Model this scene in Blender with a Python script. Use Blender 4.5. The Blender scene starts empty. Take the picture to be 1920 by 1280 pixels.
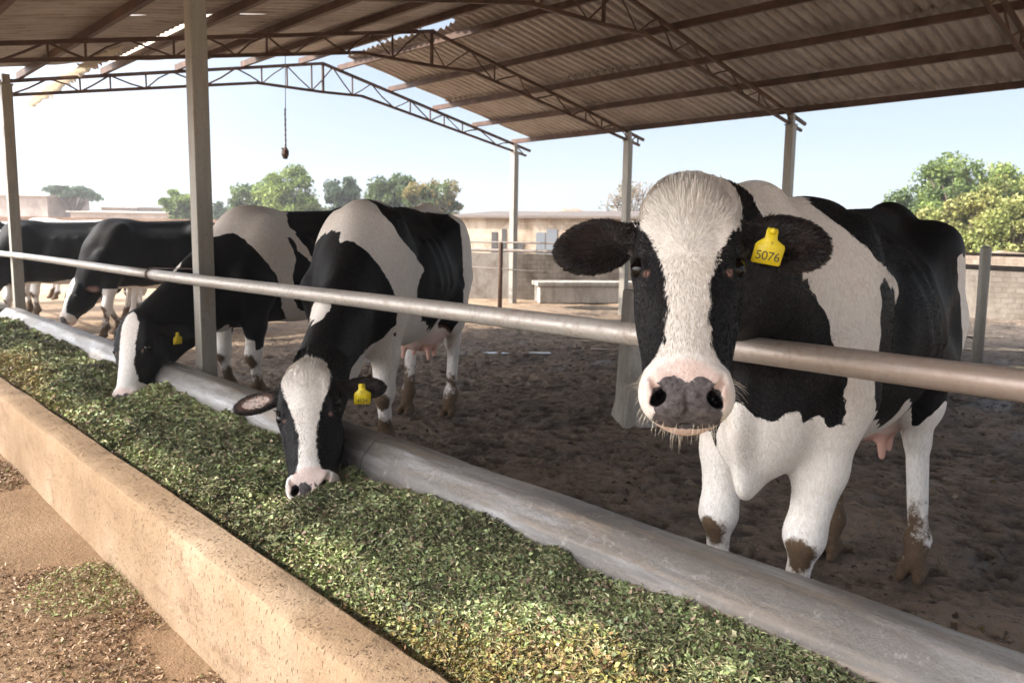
import bpy, math, random, time
import numpy as np
from mathutils import Vector, Matrix
T0 = time.time()
S = bpy.context.scene
COL = S.collection
rad = math.radians

# ------------------------------------------------------------------ camera
def cam_axes(yaw, pitch, roll):
    fwd = np.array([math.sin(yaw)*math.cos(pitch), math.cos(yaw)*math.cos(pitch), -math.sin(pitch)])
    right = np.array([math.cos(yaw), -math.sin(yaw), 0.0]); down = np.cross(fwd, right)
    r = right*math.cos(roll)+down*math.sin(roll); d = -right*math.sin(roll)+down*math.cos(roll)
    return r, d, fwd
F_PX, CY, CAM_H = 1439.038, 615.219, 1.4
r_, d_, f_ = cam_axes(rad(43.669), rad(6.885), rad(-.84965))
cd = bpy.data.cameras.new('camera'); cam = bpy.data.objects.new('camera', cd); COL.objects.link(cam)
cam.matrix_world = Matrix(((r_[0], -d_[0], -f_[0], 0), (r_[1], -d_[1], -f_[1], 0), (r_[2], -d_[2], -f_[2], CAM_H), (0, 0, 0, 1)))
cd.sensor_width = 36; cd.lens = F_PX/1920*36; cd.shift_y = (CY-640)/1920
cd.clip_start = .05; cd.clip_end = 2000
cd.dof.use_dof = True; cd.dof.focus_distance = 2.1; cd.dof.aperture_fstop = 7.0
S.camera = cam
def P(u, v, d):
    """a place in the world seen at photo pixel (u, v), d metres in front of the camera"""
    return np.array([0, 0, CAM_H]) + d*(r_*(u-960)/F_PX + d_*(v-CY)/F_PX + f_)

# ------------------------------------------------------------------ world, sun, exposure
SUN_AZ = math.atan2(-.84, .54)      # direction to the sun in the ground plane, from +Y towards +X
SUN_EL = rad(36)
w = bpy.data.worlds.new('World'); S.world = w; w.use_nodes = True
nt = w.node_tree; bg = nt.nodes['Background']
sky = nt.nodes.new('ShaderNodeTexSky'); sky.sky_type = 'NISHITA'; sky.sun_disc = False
sky.sun_elevation = SUN_EL; sky.sun_rotation = SUN_AZ; sky.dust_density = .8; sky.air_density = 1.0; sky.ozone_density = 1.0
hz = nt.nodes.new('ShaderNodeMix'); hz.data_type = 'RGBA'; hz.inputs[0].default_value = .9; hz.inputs[7].default_value = (.84, .98, 1.18, 1)   # bright haze veil
nt.links.new(sky.outputs[0], hz.inputs[6]); 
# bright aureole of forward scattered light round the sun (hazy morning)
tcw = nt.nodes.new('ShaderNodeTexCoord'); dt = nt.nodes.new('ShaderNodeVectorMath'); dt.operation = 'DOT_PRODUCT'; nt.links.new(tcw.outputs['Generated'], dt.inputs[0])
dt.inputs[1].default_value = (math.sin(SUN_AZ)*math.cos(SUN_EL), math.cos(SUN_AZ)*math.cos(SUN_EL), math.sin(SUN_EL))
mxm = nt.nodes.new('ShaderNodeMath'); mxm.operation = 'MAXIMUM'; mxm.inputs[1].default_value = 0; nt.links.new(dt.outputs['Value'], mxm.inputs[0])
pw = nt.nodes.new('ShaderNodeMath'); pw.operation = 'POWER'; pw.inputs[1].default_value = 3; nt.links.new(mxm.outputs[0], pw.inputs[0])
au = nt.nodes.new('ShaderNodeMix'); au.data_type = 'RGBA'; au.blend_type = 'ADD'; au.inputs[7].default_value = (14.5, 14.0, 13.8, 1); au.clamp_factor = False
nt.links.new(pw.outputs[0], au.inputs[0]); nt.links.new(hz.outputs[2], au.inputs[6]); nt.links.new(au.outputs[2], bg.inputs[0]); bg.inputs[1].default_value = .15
sl = bpy.data.lights.new('sun', 'SUN'); sl.energy = 2.0; sl.angle = rad(.6); sl.color = (1, .93, .83)
sun = bpy.data.objects.new('sun', sl); COL.objects.link(sun)
sdir = Vector((math.sin(SUN_AZ)*math.cos(SUN_EL), math.cos(SUN_AZ)*math.cos(SUN_EL), math.sin(SUN_EL)))
sun.rotation_euler = sdir.to_track_quat('Z', 'Y').to_euler()
S.view_settings.view_transform = 'Standard'; S.view_settings.look = 'None'
S.view_settings.exposure = 2.1; S.view_settings.gamma = 1
S.cycles.max_bounces = 8; S.cycles.diffuse_bounces = 5
rng = np.random.default_rng(7); random.seed(7)

# ------------------------------------------------------------------ helpers
def tag(o, label=None, cat=None, group=None, kind=None):
    if label: o['label'] = label
    if cat: o['category'] = cat
    if group: o['group'] = group
    if kind: o['kind'] = kind
    return o
def empty(name, loc=(0, 0, 0), label=None, cat=None, group=None):
    o = bpy.data.objects.new(name, None); o.location = loc; o.empty_display_size = .1
    COL.objects.link(o); return tag(o, label, cat, group)
def link(name, me, mat=None, parent=None, smooth=False):
    o = bpy.data.objects.new(name, me); COL.objects.link(o)
    if mat: me.materials.append(mat)
    if smooth: me.polygons.foreach_set('use_smooth', [True]*len(me.polygons))
    if parent:
        o.parent = parent
        bpy.context.view_layer.update()
        o.matrix_parent_inverse = parent.matrix_world.inverted()
    return o
def np_mesh(name, V, Fq, attrs=None):
    """numpy verts (n,3), faces (m,3|4) -> mesh, attrs: dict name-> (n,) or (n,3)"""
    me = bpy.data.meshes.new(name); V = np.asarray(V, np.float32); Fq = np.asarray(Fq, np.int32); k = Fq.shape[1]
    me.vertices.add(len(V)); me.vertices.foreach_set('co', V.ravel())
    me.loops.add(Fq.size); me.loops.foreach_set('vertex_index', Fq.ravel())
    me.polygons.add(len(Fq)); me.polygons.foreach_set('loop_start', np.arange(0, Fq.size, k, dtype=np.int32))
    for a, d in (attrs or {}).items():
        d = np.asarray(d, np.float32)
        if d.ndim == 1: at = me.attributes.new(a, 'FLOAT', 'POINT'); at.data.foreach_set('value', d)
        else:
            at = me.attributes.new(a, 'FLOAT_COLOR', 'POINT')
            at.data.foreach_set('color', np.concatenate([d, np.ones((len(d), 1), np.float32)], 1).ravel())
    me.update(calc_edges=True); me.validate(); return me
class MB:
    """collects shapes into one mesh"""
    def __init__(s): s.v = []; s.f = []
    def add(s, vs, fs):
        b = len(s.v); s.v += [tuple(map(float, q)) for q in vs]; s.f += [tuple(b+i for i in q) for q in fs]
    def box(s, a, b):
        (x0, y0, z0), (x1, y1, z1) = a, b
        s.add([(x0, y0, z0), (x1, y0, z0), (x1, y1, z0), (x0, y1, z0), (x0, y0, z1), (x1, y0, z1), (x1, y1, z1), (x0, y1, z1)],
              [(0, 3, 2, 1), (4, 5, 6, 7), (0, 1, 5, 4), (1, 2, 6, 5), (2, 3, 7, 6), (3, 0, 4, 7)])
    def bar(s, a, b, wd, ht, up=(0, 0, 1)):
        a = np.array(a, float); b = np.array(b, float); d = b-a; d /= np.linalg.norm(d)
        x = np.cross(d, up); n = np.linalg.norm(x)
        if n < 1e-6: x = np.array([1., 0, 0])
        else: x /= n
        z = np.cross(x, d); vs = []
        for p in (a, b):
            for i, j in ((-1, -1), (1, -1), (1, 1), (-1, 1)): vs.append(p+x*i*wd/2+z*j*ht/2)
        s.add(vs, [(0, 3, 2, 1), (4, 5, 6, 7), (0, 1, 5, 4), (1, 2, 6, 5), (2, 3, 7, 6), (3, 0, 4, 7)])
    def tube(s, pts, rs, n=10, caps=True):
        pts = [np.array(p, float) for p in pts]
        if not hasattr(rs, '__len__'): rs = [rs]*len(pts)
        rings = []; x = None
        for i, p in enumerate(pts):
            d = pts[min(i+1, len(pts)-1)]-pts[max(i-1, 0)]; d /= np.linalg.norm(d)+1e-9
            if x is None: x = np.cross(d, (0.13, .3, 1) if abs(d[2]) < .9 else (1, 0, 0))
            x = x-d*(x@d); x /= np.linalg.norm(x)+1e-9; y = np.cross(d, x)
            rings.append([p+rs[i]*(x*math.cos(t)+y*math.sin(t)) for t in np.linspace(0, 2*math.pi, n, endpoint=False)])
        vs = [q for r in rings for q in r]; fs = []
        for i in range(len(pts)-1):
            for j in range(n): k = (j+1) % n; fs.append((i*n+j, i*n+k, (i+1)*n+k, (i+1)*n+j))
        if caps: fs.append(tuple(range(n-1, -1, -1))); fs.append(tuple(range((len(pts)-1)*n, len(pts)*n)))
        s.add(vs, fs)
    def extrude_profile(s, prof, ys, fn=None):
        """closed-ish profile of (x,z) swept through ys"""
        n = len(prof); vs = []
        for y in ys:
            for (x, z) in prof: vs.append(fn(x, y, z) if fn else (x, y, z))
        fs = []
        for i in range(len(ys)-1):
            for j in range(n): k = (j+1) % n; fs.append((i*n+j, i*n+k, (i+1)*n+k, (i+1)*n+j))
        fs.append(tuple(range(n-1, -1, -1))); fs.append(tuple(range((len(ys)-1)*n, len(ys)*n)))
        s.add(vs, fs)
    def build(s, name, mat, parent=None, smooth=False, bevel=0):
        me = bpy.data.meshes.new(name); me.from_pydata(s.v, [], s.f); me.update()
        o = link(name, me, mat, parent, smooth)
        if bevel:
            m = o.modifiers.new('bevel', 'BEVEL'); m.width = bevel; m.segments = 2; m.limit_method = 'ANGLE'
        return o
def hash3(i, j, k, seed=0):
    n = (i.astype(np.int64)*374761393+j.astype(np.int64)*668265263+k.astype(np.int64)*2147483647+seed*144269504) & 0xffffffff
    n = ((n ^ (n >> 13))*1274126177) & 0xffffffff; n = n ^ (n >> 16)
    return (n & 0xffff)/65535.0
def vnoise(p, seed=0):
    p = np.asarray(p, float); i = np.floor(p).astype(np.int64); f = p-i; f = f*f*(3-2*f); o = 0
    for a in (0, 1):
        for b in (0, 1):
            for c in (0, 1):
                wgt = (f[:, 0] if a else 1-f[:, 0])*(f[:, 1] if b else 1-f[:, 1])*(f[:, 2] if c else 1-f[:, 2])
                o = o+wgt*hash3(i[:, 0]+a, i[:, 1]+b, i[:, 2]+c, seed)
    return o*2-1
def fbm(p, oct=4, seed=0, gain=.5):
    o = 0; a = 1; p = np.asarray(p, float)
    for k in range(oct): o = o+a*vnoise(p*2**k, seed+k); a *= gain
    return o

# ------------------------------------------------------------------ materials
class NT:
    def __init__(s, name):
        s.m = bpy.data.materials.new(name); s.m.use_nodes = True; s.t = s.m.node_tree
        s.b = s.t.nodes['Principled BSDF']; s.tc = None
    def n(s, ty, **kw):
        x = s.t.nodes.new('ShaderNode'+ty)
        for k, v in kw.items(): setattr(x, k, v)
        return x
    def put(s, node, i, val):
        if isinstance(val, bpy.types.NodeSocket): s.t.links.new(val, node.inputs[i])
        elif val is not None: node.inputs[i].default_value = val
    def coord(s):
        if not s.tc: s.tc = s.n('TexCoord').outputs['Object']
        return s.tc
    def scaled(s, sc):
        m = s.n('Mapping'); s.put(m, 0, s.coord()); m.inputs['Scale'].default_value = sc; return m.outputs[0]
    def noise(s, scale, detail=6, rough=.6, vec=None, dist=0):
        x = s.n('TexNoise'); s.put(x, 'Vector', vec or s.coord()); x.inputs['Scale'].default_value = scale
        x.inputs['Detail'].default_value = detail; x.inputs['Roughness'].default_value = rough; x.inputs['Distortion'].default_value = dist
        return x.outputs['Fac']
    def ramp(s, fac, stops):
        x = s.n('ValToRGB'); s.put(x, 0, fac); e = x.color_ramp.elements
        while len(e) < len(stops): e.new(.5)
        for el, (p, c) in zip(e, stops):
            el.position = p; el.color = (c if hasattr(c, '__len__') else (c, c, c))[:3]+(1,) if hasattr(c, '__len__') else (c, c, c, 1)
        return x.outputs[0]
    def mix(s, fac, a, b, mode='MIX'):
        x = s.n('Mix', data_type='RGBA', blend_type=mode); s.put(x, 0, fac)
        for i, v in ((6, a), (7, b)): s.put(x, i, v if isinstance(v, bpy.types.NodeSocket) else tuple(v)+(1,))
        return x.outputs[2]
    def math(s, op, a, b=None, c=None, clamp=False):
        x = s.n('Math', operation=op, use_clamp=clamp); s.put(x, 0, a)
        if b is not None: s.put(x, 1, b)
        if c is not None: s.put(x, 2, c)
        return x.outputs[0]
    def bump(s, h, strength=.5, dist=.01, normal=None):
        x = s.n('Bump'); x.inputs['Strength'].default_value = strength; x.inputs['Distance'].default_value = dist; s.put(x, 'Height', h)
        if normal: s.put(x, 'Normal', normal)
        return x.outputs[0]
    def attr(s, name, out='Fac'): return s.n('Attribute', attribute_name=name).outputs[out]
    def fin(s, color=None, rough=None, normal=None, metal=None, spec=None):
        if color is not None: s.put(s.b, 'Base Color', color if isinstance(color, bpy.types.NodeSocket) else tuple(color)+(1,))
        if rough is not None: s.put(s.b, 'Roughness', rough)
        if normal is not None: s.put(s.b, 'Normal', normal)
        if metal is not None: s.put(s.b, 'Metallic', metal)
        if spec is not None: s.put(s.b, 'Specular IOR Level', spec)
        return s.m

def mat_plain(name, col, rough=.6, var=.25, scale=20, metal=0, bump=.1):
    m = NT(name); n = m.noise(scale); c = m.mix(n, [x*(1-var) for x in col], [min(1, x*(1+var)) for x in col])
    return m.fin(c, rough, m.bump(n, bump, .005) if bump else None, metal)

def mat_concrete_grey():
    m = NT('grey worn concrete'); big = m.noise(1.6, 5, .6); fine = m.noise(60, 5, .7); st = m.noise(3, 6, .65, m.scaled((3, .35, 5)), .6)
    c = m.ramp(big, [(.3, (.115, .104, .094)), (.5, (.165, .153, .142)), (.7, (.225, .218, .21))])
    c = m.mix(m.ramp(st, [(.5, 0.), (.66, .7)]), c, (.36, .28, .21))
    c = m.mix(m.ramp(m.noise(2.2, 6, .6, m.scaled((4, .5, 4))), [(.52, 0.), (.68, .8)]), c, (.42, .42, .43))
    # green-black algae low down
    c = m.mix(m.ramp(m.noise(5, 6, .75), [(.55, 0.), (.75, .6)]), c, (.16, .155, .12))
    c = m.mix(m.ramp(m.noise(1.7, 7, .7, m.scaled((9, .5, 9)), .3), [(.5, 0.), (.6, .55)]), c, (.12, .105, .09))
    c = m.mix(m.ramp(m.noise(18, 7, .8), [(.56, 0.), (.68, .7)]), c, (.45, .42, .38))
    c = m.mix(m.math('MULTIPLY', fine, .4), c, (.12, .1, .085))
    h = m.math('ADD', m.math('MULTIPLY', fine, .5), m.noise(9, 5, .6))
    jx = m.n('SeparateXYZ'); m.put(jx, 0, m.coord()); jf = m.math('FRACT', m.math('ADD', m.math('DIVIDE', jx.outputs[1], 2.9), m.math('MULTIPLY', m.noise(3, 3), .012))); jm = m.math('MULTIPLY', m.math('LESS_THAN', jf, .0035), .75); c = m.mix(jm, c, (.05, .04, .03)); h = m.math('SUBTRACT', h, m.math('MULTIPLY', jm, 2.0))
    ro = m.ramp(m.noise(2.2, 6, .6, m.scaled((4, .5, 4))), [(.4, .55), (.62, .26)])
    return m.fin(c, ro, m.bump(h, .5, .014), spec=.6)
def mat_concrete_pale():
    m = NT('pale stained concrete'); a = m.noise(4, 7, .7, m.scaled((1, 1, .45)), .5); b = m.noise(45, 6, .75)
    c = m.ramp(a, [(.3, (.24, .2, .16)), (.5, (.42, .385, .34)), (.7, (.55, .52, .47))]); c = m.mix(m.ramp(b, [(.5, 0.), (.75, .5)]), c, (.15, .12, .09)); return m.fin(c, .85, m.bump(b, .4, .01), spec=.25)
def mat_concrete_tan():
    m = NT('tan dusty concrete'); big = m.noise(1.3, 5, .6); fine = m.noise(55, 6, .75); v = m.noise(8, 6, .7, m.scaled((1, 4, .8)))
    c = m.ramp(big, [(.3, (.175, .112, .062)), (.5, (.25, .17, .103)), (.72, (.35, .262, .18))])
    vo = m.n('TexVoronoi'); m.put(vo, 'Vector', m.scaled((44, 75, 30))); vo.inputs['Scale'].default_value = 1
    pits = m.ramp(m.math('ADD', vo.outputs[0], m.math('MULTIPLY', v, .55)), [(.40, 1.), (.5, 0.)])
    c = m.mix(m.math('MULTIPLY', pits, .8), c, (.17, .105, .06))
    c = m.mix(m.ramp(m.noise(30, 6, .7), [(.55, 0.), (.8, .6)]), c, (.3, .2, .12))
    h = m.math('SUBTRACT', m.math('ADD', m.math('MULTIPLY', fine, .6), m.noise(12, 5, .7)), m.math('MULTIPLY', pits, .9))
    c = m.mix(m.ramp(m.noise(2.4, 7, .75, m.scaled((1, 1, 2.2)), .8), [(.52, 0.), (.64, .55)]), c, (.15, .095, .055))
    return m.fin(c, .85, m.bump(h, .75, .014), spec=.25)
def mat_outer_floor():
    m = NT('tan dusty floor'); big = m.noise(1.1, 6, .6); s1 = m.noise(14, 7, .7, m.scaled((1, 1.0, 1)), .5)
    c = m.ramp(big, [(.3, (.165, .1, .055)), (.55, (.235, .155, .09)), (.75, (.31, .22, .14))])
    c = m.mix(m.ramp(s1, [(.45, 0.), (.7, .8)]), c, (.27, .17, .1))
    return m.fin(c, .9, m.bump(m.math('ADD', s1, m.noise(60, 5, .7)), .7, .02), spec=.2)
def mat_mud():
    m = NT('dark trodden mud'); a = m.noise(3, 8, .7, None, .4); b = m.noise(25, 8, .75, None, .6); x = m.n('SeparateXYZ'); m.put(x, 0, m.coord())
    dark = m.ramp(a, [(.3, (.105, .08, .06)), (.5, (.225, .174, .133)), (.72, (.38, .3, .235))])
    dark = m.mix(m.ramp(b, [(.5, 0.), (.68, .85)]), dark, (.23, .165, .12))
    dry = m.ramp(a, [(.3, (.28, .19, .12)), (.7, (.5, .36, .24))])
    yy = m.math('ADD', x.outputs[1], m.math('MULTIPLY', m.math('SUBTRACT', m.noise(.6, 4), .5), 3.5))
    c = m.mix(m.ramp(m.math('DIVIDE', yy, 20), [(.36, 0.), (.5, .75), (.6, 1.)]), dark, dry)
    wet = m.ramp(m.noise(1.1, 5, .55, m.scaled((1, 1.6, 1))), [(.60, 0.), (.66, .8)])
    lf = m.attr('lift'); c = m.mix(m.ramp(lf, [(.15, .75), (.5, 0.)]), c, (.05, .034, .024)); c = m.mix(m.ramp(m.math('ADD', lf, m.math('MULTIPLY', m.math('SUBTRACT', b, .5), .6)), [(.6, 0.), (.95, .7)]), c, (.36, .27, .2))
    sp = m.noise(55, 6, .8); c = m.mix(m.ramp(sp, [(.58, 0.), (.66, .8)]), c, (.34, .27, .21)); c = m.mix(m.ramp(m.noise(16, 7, .8, None, .5), [(.36, .8), (.46, 0.)]), c, (.03, .02, .014))
    c = m.mix(m.math('MULTIPLY', wet, .5), c, (.03, .022, .017))
    ro = m.math('SUBTRACT', .8, m.math('MULTIPLY', wet, .5))
    return m.fin(c, ro, m.bump(m.math('ADD', a, m.math('MULTIPLY', b, .6)), 1.0, .05), spec=.35)
def mat_earth():
    m = NT('dry earth'); a = m.noise(.25, 8, .65); b = m.noise(4, 6, .7)
    c = m.ramp(a, [(.3, (.3, .21, .14)), (.5, (.42, .31, .21)), (.7, (.5, .4, .29))]); c = m.mix(m.ramp(b, [(.4, 0.), (.8, .5)]), c, (.2, .15, .08))
    return m.fin(c, .95, m.bump(b, .6, .05), spec=.1)
def mat_steel_pipe():
    m = NT('galvanised pipe with rust'); x = m.scaled((8, .8, 8)); a = m.noise(3, 6, .65, x); b = m.noise(40, 6, .7)
    c = m.ramp(a, [(.3, (.36, .34, .31)), (.55, (.5, .48, .45)), (.75, (.34, .27, .22))])
    c = m.mix(m.ramp(b, [(.5, 0.), (.75, .8)]), c, (.26, .18, .13))
    # the near stretch has a browner, worn coat
    s = m.n('SeparateXYZ'); m.put(s, 0, m.coord()); nr = m.ramp(m.math('ADD', m.math('MULTIPLY', s.outputs[1], .2), m.math('MULTIPLY', a, .3)), [(.25, .75), (.5, 0.)])
    c = m.mix(nr, c, (.36, .27, .22))
    return m.fin(c, m.ramp(b, [(.3, .34), (.7, .6)]), m.bump(b, .2, .003), .35)
def mat_steel_post():
    m = NT('grey painted steel with rust'); a = m.noise(2.5, 6, .65, m.scaled((6, 6, .7))); b = m.noise(30, 6, .7)
    c = m.ramp(a, [(.3, (.22, .2, .17)), (.55, (.3, .285, .25)), (.75, (.24, .17, .12))])
    c = m.mix(m.ramp(b, [(.55, 0.), (.75, .7)]), c, (.13, .09, .065)); return m.fin(c, .5, m.bump(b, .2, .003), .15)
def mat_rust(name='rusted dark steel', k=1.0):
    m = NT(name); a = m.noise(4, 6, .7); c = m.ramp(a, [(.3, (.05*k, .025*k, .016*k)), (.55, (.12*k, .062*k, .04*k)), (.75, (.2*k, .12*k, .085*k))])
    return m.fin(c, .65, m.bump(a, .2, .004), .1)
def mat_roof():
    m = NT('old galvanised roof sheet'); a = m.noise(1.2, 7, .7, m.scaled((1, 2.5, 1)), .4); b = m.noise(9, 6, .7, m.scaled((.6, 3, 1)))
    c = m.ramp(a, [(.28, (.29, .235, .2)), (.5, (.41, .36, .325)), (.72, (.54, .495, .46))])
    c = m.mix(m.ramp(b, [(.5, 0.), (.75, .7)]), c, (.2, .115, .08))
    return m.fin(c, .5, None, .2)
def mat_leaf(name, sss=True):
    m = NT(name); c = m.attr('tint', 'Color')
    n = m.noise(.9, 3); c = m.mix(m.ramp(n, [(.35, .0), (.7, .35)]), c, (.09, .1, .05), 'MIX') if sss else c
    m.fin(c, .55, None, spec=.35)
    if sss:
        tr = m.n('BsdfTranslucent'); m.put(tr, 0, c); mx = m.n('MixShader'); mx.inputs[0].default_value = .3
        m.put(mx, 1, m.b.outputs[0]); m.put(mx, 2, tr.outputs[0]); m.put(m.t.nodes['Material Output'], 0, mx.outputs[0])
    return m.m
def mat_coat():
    """hide of a cow: black / white decided by the painted patch field 'coat' with a ragged edge"""
    m = NT('cow hide'); coat = m.attr('coat'); n1 = m.noise(95, 4, .6, m.scaled((1, 1, .4))); n2 = m.noise(26, 4, .6)
    e = m.math('ADD', coat, m.math('ADD', m.math('MULTIPLY', m.math('SUBTRACT', n1, .5), .016), m.math('MULTIPLY', m.math('SUBTRACT', n2, .5), .022)))
    isw = m.math('MULTIPLY_ADD', e, 180, .5, clamp=True)
    st = m.noise(140, 3, .6, m.scaled((1, 1, .25))); big = m.noise(5, 5, .6)
    ro0 = m.math('SUBTRACT', .66, m.math('MULTIPLY', m.math('SUBTRACT', 1.0, isw), .08))
    white = m.mix(m.ramp(st, [(.3, 0.), (.7, 1.)]), (.66, .61, .56), (.87, .84, .8))
    white = m.mix(m.ramp(big, [(.45, 0.), (.75, .32)]), white, (.7, .58, .49))
    black = m.mix(st, (.003, .003, .0035), (.009, .0085, .009))
    black = m.mix(m.ramp(m.noise(3.2, 6, .7), [(.52, 0.), (.8, .5)]), black, (.02, .016, .012))
    c = m.mix(isw, black, white)
    c = m.mix(m.attr('pink'), c, m.mix(big, (.56, .27, .2), (.72, .43, .35)))
    dkk = m.math('MULTIPLY_ADD', m.math('ADD', m.attr('dark'), m.math('MULTIPLY', m.math('SUBTRACT', m.noise(120, 4, .7), .5), 1.1)), 9, -4.5, clamp=True)
    c = m.mix(dkk, c, m.mix(m.ramp(m.noise(75, 5, .7), [(.3, 0.), (.7, 1.)]), (.035, .03, .031), (.2, .18, .185)))
    c = m.mix(m.math('MULTIPLY_ADD', m.attr('dark'), 5, -6.5, clamp=True), c, (.004, .003, .003))  # nostril holes: their shade painted near black
    dn = m.math('ADD', m.attr('dirt'), m.math('MULTIPLY', m.math('SUBTRACT', m.noise(17, 8, .75), .5), 1.5))
    dm = m.math('MULTIPLY_ADD', dn, 4.5, -1.9, clamp=True)
    c = m.mix(dm, c, m.mix(m.noise(60, 5, .7), (.05, .03, .018), (.2, .135, .085)))
    ro = m.math('SUBTRACT', ro0, m.math('MULTIPLY', m.math('MULTIPLY', m.attr('wet'), dkk), .36))
    cell = m.n('TexVoronoi'); m.put(cell, 'Vector', m.scaled((230, 230, 230))); wetb = m.math('MULTIPLY', m.math('MULTIPLY', cell.outputs[0], m.attr('wet')), 2.2)
    h = m.math('ADD', wetb, m.math('ADD', m.math('MULTIPLY', st, .5), m.math('MULTIPLY', n2, .8))); musc = m.noise(5.5, 3, .5, m.scaled((1, 1, .7)))
    m.fin(c, ro, m.bump(h, .45, .006, m.bump(musc, .4, .02)), spec=.12)
    
    return m.m
def mat_hair():
    m = NT('cow hair'); c = m.attr('tint', 'Color'); m.fin(c, .5, None, spec=.3); return m.m
M_CG = mat_concrete_grey(); M_CT = mat_concrete_tan(); M_OF = mat_outer_floor(); M_MUD = mat_mud(); M_EARTH = mat_earth()
M_PIPE = mat_steel_pipe(); M_POST = mat_steel_post(); M_RUST = mat_rust('rusted dark steel', .75); M_ROOF = mat_roof(); M_RUST2 = mat_plain('weathered pipe', (.17, .14, .12), .7, .4, 9); M_COAT = mat_coat(); M_HAIR = mat_hair()
M_FEED = mat_leaf('chopped fodder leaves', False); M_FOL = mat_leaf('tree leaves', True)
M_BARK = mat_plain('bark', (.16, .12, .09), .9, .4, 8)
def simple(name, col, rough=.5, metal=0, emit=0):
    m = NT(name); return m.fin(col, rough, None, metal)

# ------------------------------------------------------------------ ground
def grid(name, x0, x1, y0, y1, nx, ny, hf, mat, kind='structure', smooth=True, label=None, cat=None):
    xs = np.linspace(x0, x1, nx); ys = np.linspace(y0, y1, ny); X, Y = np.meshgrid(xs, ys)
    V = np.stack([X.ravel(), Y.ravel(), hf(X.ravel(), Y.ravel())], 1)
    i = np.arange(nx*ny).reshape(ny, nx); Fq = np.stack([i[:-1, :-1].ravel(), i[:-1, 1:].ravel(), i[1:, 1:].ravel(), i[1:, :-1].ravel()], 1)
    o = link(name, np_mesh(name, V, Fq), mat, None, smooth); return tag(o, label, cat, None, kind)
gm = MB(); gm.add([(-500, -500, -.12), (700, -500, -.12), (700, 700, -.12), (-500, 700, -.12)], [(0, 1, 2, 3)]); tag(gm.build('ground', M_EARTH), kind='structure')
def far_h(X, Y): return -.04-.1*((X > 1.5) & (X < 17.6) & (Y > -3) & (Y < 16.2))+.05*fbm(np.stack([X*.4, Y*.4, 0*X], 1), 3, 3)
grid('yard_ground', -6, 46, -12, 60, 260, 360, far_h, M_EARTH)
def outer_h(X, Y): return .001+.006*fbm(np.stack([X*3, Y*3, 0*X], 1), 4, 5)
grid('feeding_lane', -4, .93, -3, 22, 180, 500, lambda X, Y: outer_h(X, Y)+.03, M_OF)
def pits(X, Y, cell, rad_, seed):
    """hoof prints: jittered dents with raised rims"""
    gx, gy = np.floor(X/cell), np.floor(Y/cell); o = 0*X
    for a in (-1, 0, 1):
        for b in (-1, 0, 1):
            i, j = gx+a, gy+b; k = 0*i; jx = hash3(i, j, k, seed); jy = hash3(i, j, k+1, seed); r = rad_*(.6+.7*hash3(i, j, k+2, seed)); on = hash3(i, j, k+3, seed) < .7
            d = np.hypot(X-(i+.15+.7*jx)*cell, (Y-(j+.15+.7*jy)*cell)*(.75+.5*jx))/r
            o = o+on*(-np.exp(-d**4)+.45*np.exp(-((d-1.25)/.28)**2))
    return o
def mud_h(X, Y):
    p = np.stack([X, Y, 0*X], 1); a = fbm(p*1.3, 3, 11)*.016
    wq = p+.05*np.stack([fbm(p*4, 2, 13), fbm(p*4, 2, 14), 0*X], 1)
    b = (.5-np.abs(fbm(wq*7.5, 4, 17)))*.024+(.4-np.abs(fbm(wq*20, 3, 23)))*.013+pits(X, Y, .21, .055, 5)*.017
    return a+b*.8*np.clip((15-Y)/7, .25, 1)-.010
xs = np.concatenate([np.arange(2, 6, .0115), np.arange(6, 18.01, .036)]); ys = np.concatenate([np.arange(-1.5, 7, .0125), np.arange(7, 17.01, .035)])
Xm, Ym = np.meshgrid(xs, ys); hm_ = mud_h(Xm.ravel(), Ym.ravel()); im = np.arange(Xm.size).reshape(Xm.shape)
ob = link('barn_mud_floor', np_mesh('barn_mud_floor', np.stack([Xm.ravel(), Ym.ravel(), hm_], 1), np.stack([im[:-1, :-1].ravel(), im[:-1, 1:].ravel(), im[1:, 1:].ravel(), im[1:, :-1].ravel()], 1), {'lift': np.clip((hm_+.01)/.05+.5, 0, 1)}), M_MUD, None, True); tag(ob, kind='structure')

m_ = NT('shallow dirty water'); m_.fin((.05, .042, .035), .06, m_.bump(m_.noise(9, 3), .06, .01), spec=.8); M_WATER = m_.m
for k, (u, v, rx, ry) in enumerate(((1120, 577, .75, .35), (1010, 592, .45, .2), (1010, 662, .14, .06), (1110, 640, .2, .08), (1878, 655, .55, .18), (1895, 690, .4, .12), (1850, 630, .4, .2), (932, 662, .16, .07), (1130, 655, .12, .05))):
    q = P(u, v, 1.0); dq = q-np.array([0, 0, CAM_H]); c = np.array([0, 0, CAM_H])+dq*(-CAM_H/dq[2]); n = 40; th = np.linspace(0, 2*math.pi, n, endpoint=False)
    r = 1+.35*vnoise(np.stack([np.cos(th)*1.6+k*7, np.sin(th)*1.6, 0*th], 1), 3)+.2*vnoise(np.stack([np.cos(th)*4+k*7, np.sin(th)*4, 0*th], 1), 4)
    mb = MB(); x_ = c[0]+r*(rx*np.cos(th)*.69+ry*np.sin(th)*.72); y_ = c[1]+r*(-rx*np.cos(th)*.72+ry*np.sin(th)*.69)
    mb.add([(a, b, .006) for a, b in zip(x_, y_)], [tuple(range(n))]); tag(mb.build('puddle', M_WATER), kind='structure')
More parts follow.
